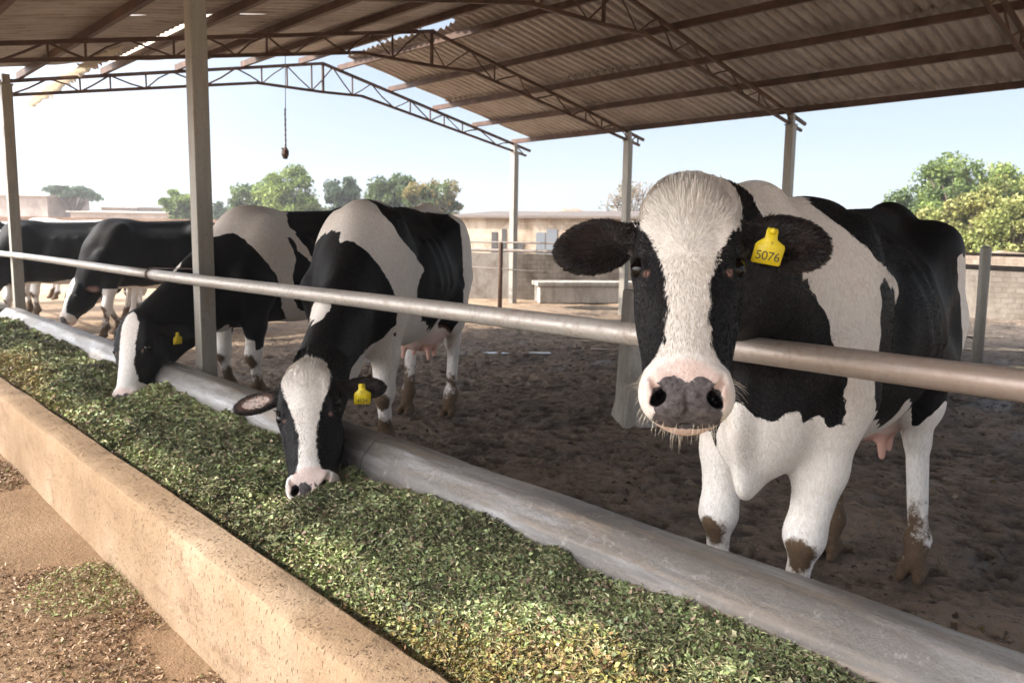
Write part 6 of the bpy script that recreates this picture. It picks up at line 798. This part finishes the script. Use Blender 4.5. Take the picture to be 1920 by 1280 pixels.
    for s in (1, -1):
        e((.180, s*.090, -.058), (.056, .032, .040), .025)                       # orbit
        e((.235, s*.068, -.15), (.13, .040, .11), .035)                          # cheek muscle
        cp((.24, s*.088, -.085), (.36, s*.062, -.085), .014, .010, .03)          # facial crest
        cp((.16, s*.085, -.03), (.05, s*.075, -.03), .02, .022, .03)
        Cp(HP(.25, s*.054, -.125), HP(.405, s*.047, -.100), .056*HS, .044*HS, .03*HS)
    cp((.20, 0, -.065), (.43, 0, -.056), .070, .064, .04, 1.05); cp((.30, 0, -.10), (.45, 0, -.09), .066, .06, .04, 1.05)
    cp((.17, 0, -.23), (.45, 0, -.135), .075, .05, .05, .85)
    e((.475, 0, -.07), (.060, .076, .060), .04)                               # muzzle
    for s in (1, -1):
        e((.487, s*.058, -.066), (.036, .031, .046), .025); e((.475, s*.048, -.085), (.058, .043, .062), .025); e((.472, s*.047, -.035), (.036, .034, .028), .02)
    e((.502, 0, -.118), (.040, .069, .045), .02); e((.482, 0, -.145), (.05, .055, .04), .03); e((.50, 0, -.06), (.036, .073, .05), .02)
    # mouth line, philtrum, nostrils
    for s in (1, -1):
        Cp(HP(.535, 0, -.088), HP(.51, s*.062, -.118), .006*HS, .005*HS, .01*HS, None, 1, 's'); Cp(HP(.51, s*.062, -.118), HP(.44, s*.088, -.135), .005*HS, .004*HS, .01*HS, None, 1, 's')
        nr_ = HP(.503, s*.052, -.036); ax = unit(hx*.55+hy*s*.62-hz*.35); az = unit(np.cross(ax, hx*.6+hz*.8)); ay = np.cross(az, ax)
        E(nr_, np.array((.024, .0125, .025))*HS, np.array([ax, az, ay]), .008*HS, 's'); 
        Cp(HP(.492, s*.056, -.022), HP(.468, s*.070, -.020), .011*HS, .006*HS, .01*HS, None, 1, 's')
    Cp(HP(.505, 0, -.005), HP(.54, 0, -.06), .004*HS, .004*HS, .012*HS, None, 1, 's')
    # eye sockets + lids
    eyes = []
    for s in (1, -1):
        ec = HP(.196, s*.0965, -.037); E(ec+(hy*s*.010+hz*.006)*HS, np.array((.024, .022, .019))*HS, HR, .006*HS, 's'); eyes.append((ec, s))
        eo = unit(hy*s+hz*.75); eu = unit(np.cross(eo, hx)); pts = [ec+HS*(hx*.027*math.cos(a)+eu*.020*math.sin(a)+eo*(.011-.006*abs(math.cos(a)))) for a in np.linspace(0, 2*math.pi, 13)]
        for a, b in zip(pts[:-1], pts[1:]): Cp(a, b, .0062*HS, .0062*HS, .006*HS)
        cp((.160, s*.086, -.018), (.156, s*.112, -.058), .010, .010, .015)
    # ears
    ears = ears or {}; einfo = []
    for s in (1, -1):
        q = ears.get(s, {}); dd = q.get('dir', (.22, s*1., -.18)); fc = q.get('face', (.35, 0, 1.)); Ls = q.get('len', .2); Wd = q.get('w', .058)
        ed = unit(hx*dd[0]+hy*dd[1]+hz*dd[2]); fn = hx*fc[0]+hy*fc[1]+hz*fc[2]; fn = unit(fn-ed*(fn@ed)); wv = np.cross(fn, ed); b = HP(.065, s*.085, -.085)
        Cp(b, b+ed*.075*HS, .036*HS, .026*HS, .02*HS); c = b+ed*(.03+Ls*.55)*HS; R3 = np.array([ed, wv, fn])
        E(c, np.array((Ls*.52, Wd, .0175))*HS, R3, .02*HS); E(c+fn*(.024+.3*h)*HS+ed*.004*HS, np.array((Ls*.42, Wd*.76, .022))*HS, R3, .006*HS, 's')
        einfo.append((s, b, c, ed, wv, fn, Ls, Wd))
    V, Q = Fd.mesh(); del Fd.F
    # keep it lively: slight skin irregularity
    # ---- painted fields
    hv = (V-pl)/HS; a = hv@hx; bb = hv@hy; cz = hv@hz
    inh = (a > -.1) & (a < .62) & (np.abs(bb) < .17) & (cz < .1) & (cz > -.33)
    earm = np.zeros(len(V), bool); inner = np.zeros(len(V))
    for s, b, c, ed, wv, fn, Ls, Wd in einfo:
        p = (V-c)/HS; u_, v_, w_ = p@ed/(Ls*.56), p@wv/(Wd*1.1), p@fn; m = (u_**2+v_**2 < 1.1) & (np.abs(w_) < .035); earm |= m
        inner = np.maximum(inner, ears.get(s, {}).get('pk', .8)*np.where(m, np.clip(1-(u_**2*1.4+v_**2*1.9), 0, 1)*(w_ > -.006), 0))
    if seeds is not None and len(seeds):
        sd = np.array(seeds, float); sp = sd[:, :3]/100; sg = sd[:, 3]; coat = np.zeros(len(V))
        for i in range(0, len(V), 20000):
            d2 = ((V[i:i+20000, None]-sp[None])**2).sum(2)+4e-4; wg = d2**-2.0; coat[i:i+20000] = (wg*sg).sum(1)/wg.sum(1)
        coat = coat*.05
    else:
        coat = (fbm(V*1.7+(flip_default or 0), 2, 5)-.05)*.2; coat = coat-bias; coat = np.where(V[:, 2] < .62, .2, coat)
    if seeds is None or not len(seeds): coat = np.where(V[:, 2] < .66+.08*vnoise(V*5), .1, coat)
    hd = (a > -.13) & (cz > -.45) & (np.abs(bb) < .22) & (np.linalg.norm(V-HP(.25, 0, -.12), axis=1) < .42*HS)
    bz = blaze or [(-.05, .0), (.03, .05), (.15, .05), (.3, .03), (.42, .05), (.47, .2), (.6, .2)]
    bw = interp(a, [q[0] for q in bz], [q[1] for q in bz]); hc = np.where(cz > -.12, bw-np.abs(bb), np.minimum(bw-np.abs(bb), -.02))
    hc = np.where(a > .455, np.maximum(hc, (a-.45)*1.2+(cz > -.16)*.05-.03), hc); coat = np.where(hd | inh, hc, coat); coat = np.where(earm, -.05, coat); coat = np.where(earm & (inner > .62) & (np.array([q.get('pk', 0) for q in ears.values() if isinstance(q, dict)]).max() > .9), .05, coat)
    # pinkness, dark skin, and nostril shade painted in
    nose = HP(.505, 0, -.045); nd = np.abs(bb)/.070; na = (a-.508-.014*np.clip(1-np.abs(bb)/.022, 0, 1))/.038; nz = fbm(V*34*scale, 3, 9)
    pad = 1-(nd**3+np.where(na < 0, na**2*1.0, 0))+.25*nz-.12; pad = np.where((cz < -.105) | (cz < -.35), -1, pad); pad = np.where(a < .44, -1, pad)
    halo = 1-((np.abs(bb)/.088)**2+((a-.495)/.06)**2); pink = np.clip(halo*1.5, 0, .42)*(cz > -.16)*(a > .4)
    dark = np.clip(pad*1.5+.5, 0, 1)*(a > .43)*(pad > -.9)
    for s in (1, -1): pink = np.maximum(pink, np.clip((.013-np.linalg.norm(V-HP(.218, s*.084, -.024), axis=1)/HS)*120, 0, .45))
    if nosecol == 'pink': dark = np.clip((pad-.55+.5*nz)*3, 0, 1)*(a > .43)
    for s in (1, -1): dd_ = np.linalg.norm(V-HP(.503, s*.052, -.036), axis=1)/HS; dark = np.maximum(dark, np.clip((.027-dd_)*90, 0, 1)); ax = unit(hx*.55+hy*s*.62-hz*.35); az = unit(np.cross(ax, hx*.6+hz*.8)); ay = np.cross(az, ax); q_ = (V-HP(.503, s*.052, -.036))/HS; em = np.sqrt((q_@ax/.026)**2+(q_@az/.0135)**2+(q_@ay/.026)**2); dark = np.maximum(dark, np.clip((1.02-em)*9, 0, 1)*1.8)  # mask inside each nostril, where the hole's darkness is painted
    pink = np.maximum(pink, inner*.8*np.clip(.6+.2*nz, 0, 1)*(.12 if ears.get('dark') else 1.))
    ud = np.clip(1.25-(((V[:, 0]-X(-.46))/.22)**2+(V[:, 1]/.2)**2+((V[:, 2]-.60)/.14)**2), 0, 1)*(V[:, 2] < .7)
    tt = (V[:, 2] < .56) & (np.min([np.hypot(V[:, 0]-x, V[:, 1]-y) for x, y in teats], axis=0) < .06); ud = np.where(tt, 1, ud); pink = np.maximum(pink, ud*.9); coat = np.where(ud > .3, np.maximum(coat, .05), coat)
    wet = np.clip(dark, 0, 1)*(a > .4)*inh
    z = V[:, 2]; hind = V[:, 0] < 0
    big = fbm(V*7, 3, 61); knf = np.zeros(len(V))
    for nm in ('LF', 'RF'): kx = (X(.60)+ft[nm][0])/2+.025+.05; ky = ft[nm][1]*.5+(.085 if nm == 'LF' else -.085); knf = np.maximum(knf, .95-.8*((V[:, 0]-kx)**2/.07**2+(V[:, 1]-ky)**2/.07**2+(z-.355)**2/.085**2))
    dirt = np.where(hind, np.clip(1.2-z/.36, 0, 1)+.30*big, np.maximum(np.clip(knf, 0, .95)+.12*big, np.clip(1.25-z/.36, 0, 1)+.25*big)); dirt = np.clip(dirt, 0, 1); dirt = np.where(z > .52, 0, dirt); dirt = np.where(hd | inh, 0, dirt)
    dirt = np.maximum(dirt, np.where((V[:, 0] < X(-.8)) & (z > .4) & (z < 1.05), .32, 0))
    root = empty('cow', tuple(pos), name_label, cat, group); root.rotation_euler = (0, 0, heading); root.scale = (scale,)*3
    bpy.context.view_layer.update()
    def kid(nm, Vv, Ff, mat, at=None, sm=True, parent=None):
        o = bpy.data.objects.new(nm, np_mesh(nm, Vv, Ff, at)); COL.objects.link(o); o.data.materials.append(mat); o.parent = parent or root
        if sm: o.data.polygons.foreach_set('use_smooth', [True]*len(o.data.polygons))
        return o
    if SEEDMODE: kid('body', V, Q, M_SEED, {'coat': coat})
    else: body = kid('body', V, Q, M_COAT, {'coat': coat, 'pink': pink, 'dark': dark, 'dirt': dirt, 'wet': wet})
    # eyes
    u = np.linspace(0, math.pi, 13); v = np.linspace(0, 2*math.pi, 25); UU, VV_ = np.meshgrid(u, v); sph = np.stack([np.sin(UU)*np.cos(VV_), np.sin(UU)*np.sin(VV_), np.cos(UU)], -1).reshape(-1, 3)
    ii = np.arange(sph.shape[0]).reshape(UU.shape); sq = np.stack([ii[:-1, :-1].ravel(), ii[:-1, 1:].ravel(), ii[1:, 1:].ravel(), ii[1:, :-1].ravel()], 1)
    for ec, s in eyes: kid('eye', ec+(hy*s+hz*.8)*.0035*HS+sph@np.array([hx*.0245, hy*.0228, hz*.0208])*HS, sq, M_EYE)
    # ear tag
    if tagtext is not None:
        s, b, c, ed, wv, fn, Ls, Wd = [q for q in einfo if q[0] == tagear][0]
        q = (ears.get('tag') or {}); tp = c+ed*q.get('u', -.02)*HS+wv*q.get('v', 0)*HS+fn*q.get('o', .016)*HS; dn = unit(dirL(q.get('down', (0, 0, -1)))); nn_ = unit(dirL(q['n'])) if 'n' in q else fn
        nn_ = unit(nn_-dn*(nn_@dn)); rt = np.cross(nn_, dn); k = q.get('s', 1.)*HS
        out = [(-.011, .0), (.009, -.0), (.012, .006), (.012, .016), (.014, .024), (.031, .034), (.033, .04), (.030, .076), (.027, .079), (-.029, .079), (-.032, .076), (-.030, .04), (-.027, .034), (-.013, .022), (-.013, .006)]
        tv = []; 
        for zz in (0, .0016): tv += [tp+k*(rt*x+dn*y+nn_*(zz+.004+.12*y*0)) for x, y in out]
        n = len(out); cen = len(tv); tv += [tp+k*(dn*.04+nn_*.004), tp+k*(dn*.04+nn_*.0056)]
        fs = []
        for i in range(n): j = (i+1) % n; fs += [(cen, j, i), (cen+1, n+i, n+j), (i, j, n+j), (i, n+j, n+i)]
        tg = kid('ear_tag', tv, fs, M_TAG, None, False)
        kid('pin', tp+k*(dn*.006+nn_*.008)+sph*.007*k, sq, M_TAG, parent=tg)
        def text(body, size, y, x=0, sp=1.):
            cu = bpy.data.curves.new('lettering', 'FONT'); cu.body = body; cu.size = size; cu.align_x = 'CENTER'; cu.space_character = sp; cu.extrude = .0003; cu.offset = q.get('off', .0)
            o = bpy.data.objects.new('lettering', cu); COL.objects.link(o); o.data.materials.append(M_INK)
            o.parent = tg; o.matrix_local = Matrix.Translation(Vector(tp+k*(rt*x+dn*y+nn_*.0062))) @ Matrix((tuple(rt)+(0,), tuple(-dn)+(0,), tuple(nn_)+(0,), (0, 0, 0, 1))).transposed() @ Matrix.Scale(k, 4)
            dg = bpy.context.evaluated_depsgraph_get(); me = bpy.data.meshes.new_from_object(o.evaluated_get(dg)); mo = bpy.data.objects.new('lettering', me); COL.objects.link(mo)
            mo.parent = tg; mo.matrix_local = o.matrix_local.copy(); bpy.data.objects.remove(o)
        for tx in tagtext: text(*tx)
    # hair
    if fur and not SEEDMODE:
        g = np.random.default_rng(11); P0 = V[Q[:, 0]]; e1 = V[Q[:, 1]]-P0; e2 = V[Q[:, 3]]-P0; nrm_ = np.cross(e1, e2); ar = np.linalg.norm(nrm_, axis=1); nrm_ /= ar[:, None]+1e-12
        cen = V[Q].mean(1); eyed = np.min([np.linalg.norm(cen-ec, axis=1) for ec, s in eyes], axis=0)/HS; ha = ((cen-pl)/HS)@hx; hb = ((cen-pl)/HS)@hy; hc_ = ((cen-pl)/HS)@hz; e_f = earm[Q[:, 0]]; inhd = hd[Q[:, 0]] & (dark[Q[:, 0]] < .25)
        near = (cen[:, 0] > -.1*1)
        wt_ = ar*(inhd*1.0+e_f*1.3+(~inhd & ~e_f)*near*.4+.02*(~near)); wt_[(dark[Q[:, 0]] > .3) | (dirt[Q[:, 0]] > .25) | (eyed < .032)] = 0; wt_ *= np.where(ha > .50, 0, 1);  wt_ *= np.where(inhd & (ha > .42), .5, 1); wt_ /= wt_.sum()
        f = g.choice(len(Q), fur, p=wt_); r1 = g.random((fur, 1)); r2 = g.random((fur, 1)); p0 = P0[f]+e1[f]*r1+e2[f]*r2; nn_ = nrm_[f]
        fa, fb, fc_ = ha[f], hb[f], hc_[f]; isE = e_f[f]; isH = inhd[f] & ~isE
        # flow: whorl above the eyes, up and outwards over the poll, down the nose
        fl = np.tile(hx, (fur, 1)); up = (fa < .19)[:, None]; sw = (hx*(fa[:, None]-.19)+hy*fb[:, None]*1.1); sw /= np.linalg.norm(sw, axis=1, keepdims=True)+1e-6; blend = np.clip(1-np.abs(fa-.19)/.2, 0, 1)[:, None]
        fl = np.where(up, sw+hz*.1, hx+sw*blend*.8); bodyfl = np.array([-.8, 0, -.6]); fl = np.where(isH[:, None], fl, bodyfl)
        for s, b, c, ed, wv, fn, Ls, Wd in einfo: m = isE & (np.linalg.norm(p0-c, axis=1) < .16*HS); o_ = unit(ed)[None]+((p0-c)/HS/.05); fl = np.where(m[:, None], o_, fl)
        fl = fl-nn_*(fl*nn_).sum(1, keepdims=True); fl /= np.linalg.norm(fl, axis=1, keepdims=True)+1e-6
        fl = fl+nn_*np.where(isE, .26, .07)[:, None]*(.6+.8*g.random((fur, 1)))+g.normal(size=(fur, 3))*np.where(isE, .12, .05)[:, None]; fl /= np.linalg.norm(fl, axis=1, keepdims=True)
        ln = np.where(isE, .009, np.where(isH, .0090+.021*np.clip(1-fa/.14, 0, 1)*(fc_ > -.2)-.005*(fa > .42)-.004*(np.abs(fb) > .055)*(fa > .1), .008))*(.6+.8*g.random(fur))/scale
        # fuller tuft on the poll
        sd_ = np.cross(fl, nn_+g.normal(size=(fur, 3))*.6); sd_ /= np.linalg.norm(sd_, axis=1, keepdims=True); wd = (.0006+.0005*g.random((fur, 1)))/scale
        HV = np.stack([p0-sd_*wd, p0+sd_*wd, p0+fl*ln[:, None]*.6+nn_*ln[:, None]*.06+sd_*wd*.7, p0+fl*ln[:, None]], 1).reshape(-1, 3); HF = np.arange(fur*4).reshape(-1, 4)
        cf = coat[Q[f, 0]]+(vnoise(p0*70)*.006+vnoise(p0*24)*.006); wh = (cf > 0)[:, None]; rr = g.random((fur, 1))
        cc = np.where(wh, np.array([.82, .77, .70])*(.78+.32*rr), np.array([.012, .0115, .012])*(.5+1.3*rr)+.02*(rr > .93))
        pkf = pink[Q[f, 0]][:, None]; cc = np.where(wh, cc*(1-pkf*.5)+np.array([.75, .48, .38])*pkf*.5, cc); cc = np.where((isE[:, None]) & (rr > .6), np.array([.035, .022, .017]), cc)
        kid('coat_hair', HV, HF, M_HAIR, {'tint': np.repeat(cc, 4, 0)}, False)
        # whiskers round the chin and lips
        for sd2 in ((1, -1) if whisk else ()):
          wb = MB(); nw = 105
          cand = np.where((hb*sd2 > .0) & (ha > .44) & ((hc_ < -.075) | (np.abs(hb) > .072)) & (ha < .6) & (hc_ > -.2))[0]
          for i in g.choice(cand, nw):
            p = cen[i]; n_ = nrm_[i]; L = (.008+.028*g.random()**1.6)*HS; dn_ = np.array([0, 0, -1.]); d = unit(n_*.9+hx*.55+g.normal(size=3)*.4+dn_*.2)
            wb.tube([p, p+d*L*.5, p+d*L+dn_*L*.25], [.0004, .0003, .0001], 3, False)
          me = bpy.data.meshes.new('muzzle_hair'); me.from_pydata(wb.v, [], wb.f); me.materials.append(M_WHISK); o = bpy.data.objects.new('muzzle_hair', me); COL.objects.link(o); o.parent = root
        for ec, s in eyes:
            lash = MB()
            for q in range(26):
                t = (q/25-.5)*1.9; p = ec+HS*(hx*(-.026*math.cos(t))+hz*(.018*math.sin(t))+unit(hy*s+hz*.75)*.014); d = unit(hy*s*1.0-hx*(.35*math.cos(t))+hz*math.sin(t)*.6+g.normal(size=3)*.1)
                lash.tube([p, p+d*.014*HS, p+(d*.024-hx*.004)*HS], [.0006, .0005, .0002], 3, False)
            me = bpy.data.meshes.new('eyelashes'); me.from_pydata(lash.v, [], lash.f); me.materials.append(M_LASH); o = bpy.data.objects.new('eyelashes', me); COL.objects.link(o); o.parent = root
    print(name_label[:30], len(V), round(time.time()-t0, 1)); COWS.append(root); return root
M_EYE = simple('wet dark eye', (.003, .002, .0018), .09); M_EYE.node_tree.nodes['Principled BSDF'].inputs['Specular IOR Level'].default_value = .3; M_TAG = mat_plain('yellow plastic tag', (.72, .56, .02), .45, .12, 60, 0, .02); M_INK = simple('tag ink', (.06, .05, .02), .6)
M_WHISK = simple('pale whiskers', (.75, .66, .52), .4); M_LASH = simple('dark lashes', (.02, .015, .012), .4)
#COWDATA
c1n = (-.83, -.55, .5)
make_cow('nearest black and white cow looking over the rail with tag 5076 in its ear', (3.06, 1.30), rad(185), 1.04, P(1291, 352, 1.74), P(1287, 784, 1.475), c1n, H1, dict(LF=(.66, .105), RF=(.65, -.155), LH=(-.26, .26), RH=(-.25, -.07)), .92,
    S1, [(-.08, .16), (.05, .13), (.10, .107), (.14, .082), (.19, .060), (.25, .047), (.34, .043), (.39, .048), (.43, .07), (.46, .2), (.7, .2)], None,
    {1: dict(dir=(.26, 1, .02), face=(.15, .0, 1), len=.188, w=.070), -1: dict(dir=(.30, -1, .02), face=(.15, 0, 1), len=.188, w=.070), 'dark': True, 'tag': dict(u=-.030, v=.0, o=.06, n=(-.83, -.5, .1), down=(-.13, .12, -1), s=1.0)}, FUR1, .56/.56, None, True,
    [('5076', .0275, .070, .001, .95), ('.  .  .  .  .  .', .008, .044), ('-  o', .01, .034), ('2', .012, .013)], 1, fat=.96, dew=.09, lmo=(-.08, 0, .09), dwl=(.76, 0, .98))
make_cow('black and white cow eating with its head down, white blaze facing the lane', (3.06, 4.36), rad(212), 1.08, P(572, 688, 3.52), P(581, 957, 3.12), (-.55, -.62, .55), H2, dict(LF=(.55, .16), RF=(.55, -.16), LH=(-.6, .15), RH=(-.58, -.17)), .93,
    S2, [(-.08, .0), (-.02, .08), (.05, .098), (.12, .085), (.2, .055), (.3, .033), (.4, .035), (.45, .045), (.5, .06), (.7, .06)], 'pink',
    {1: dict(dir=(.16, 1, .0), face=(.1, 0, 1), w=.05, len=.18, pk=.1), -1: dict(dir=(.14, -1, .0), face=(.1, 0, 1), w=.045, len=.175, pk=1), 'tag': dict(u=-.0, v=0, o=.045, n=(-.6, -.75, .1), down=(.02, 0, -1), s=1.05)}, FUR1//2, 1.16, None, False, [('4124', .02, .071), ('11', .012, .036)], 1, fat=.93, necklift=-.06, lmo=(0, 0, -.06))
make_cow('feeding cow with head turned sideways behind the front steel post', (3.24, 6.12), rad(199), 1.08, P(248, 592, 5.33), P(224, 772, 5.1), (-.72, -.48, .45), H3, dict(LF=(.6, .17), RF=(.56, -.17)), 1.,
    S3, [(-.08, -.05), (-.0, .03), (.05, .055), (.2, .05), (.3, .05), (.4, .07), (.44, .2), (.7, .2)], None,
    {1: dict(dir=(-.0, .8, -.6), face=(.3, .3, .7), pk=.0), -1: dict(dir=(-.1, -.8, -.6), pk=0), 'tag': dict(u=-.01, n=(.2, -1, .1), o=.04, s=.9)}, 0, 1.18, None, False, [], 1, necklift=-.02)
FB = ((-.6, -.3, .7), (-.7, .1, .6))
def bgcow(label, x, y, hd, sc, bias, fl, px, py, mx, my, mz=.42, pz=.80, lf=1., feet=None, group='cows feeding at the far end'):
    make_cow(label, (x, y), rad(hd), sc, (px, py, pz), (mx, my, mz), (-.6, -.1, .6), HB, feet or {}, lf, None, None, None, {1: dict(dir=(0, .9, -.5)), -1: dict(dir=(0, -.9, -.5))}, 0, 1.05, group, None, flip_default=fl, bias=bias)
bgcow('big mostly black cow standing broadside between the two steel posts', 3.72, 10.95, 184, 1.04, .3, 0, 2.72, 11.0, 2.5, 10.85, .26, pz=.74, feet=dict(LF=(.72, .15), RF=(.45, -.17), LH=(-.68, .17), RH=(-.95, -.15)))
bgcow('black cow with white belly feeding beyond the big black cow', 3.0, 12.6, 176, 1.02, .17, 7, 1.95, 12.3, 1.55, 12.4, feet=dict(LF=(.5, .15), RF=(.7, -.17)))
bgcow('cow with a cream coloured back behind the big black cow', 3.5, 13.9, 184, 1.05, -.2, 3, 2.3, 13.9, 1.7, 14.0)
bgcow('dark cow at the far end of the row, head in the trough', 3.1, 17.4, 180, 1.03, .15, 33, 2.0, 17.4, 1.6, 17.3)
bgcow('black cow standing back from the trough behind the big black cow', 4.7, 13.0, 178, 1.03, .15, 41, 3.7, 13.0, 3.4, 12.9)
bgcow('far spotted cow half hidden by the left steel post', 3.0, 15.6, 178, 1.03, .03, 12, 1.9, 15.6, 1.5, 15.5)
bgcow('grey rumped cow standing behind the neck of the sideways feeding cow', 5.3, 11.9, 230, 1.04, .1, 21, 4.2, 11.3, 3.9, 11.0, .5)
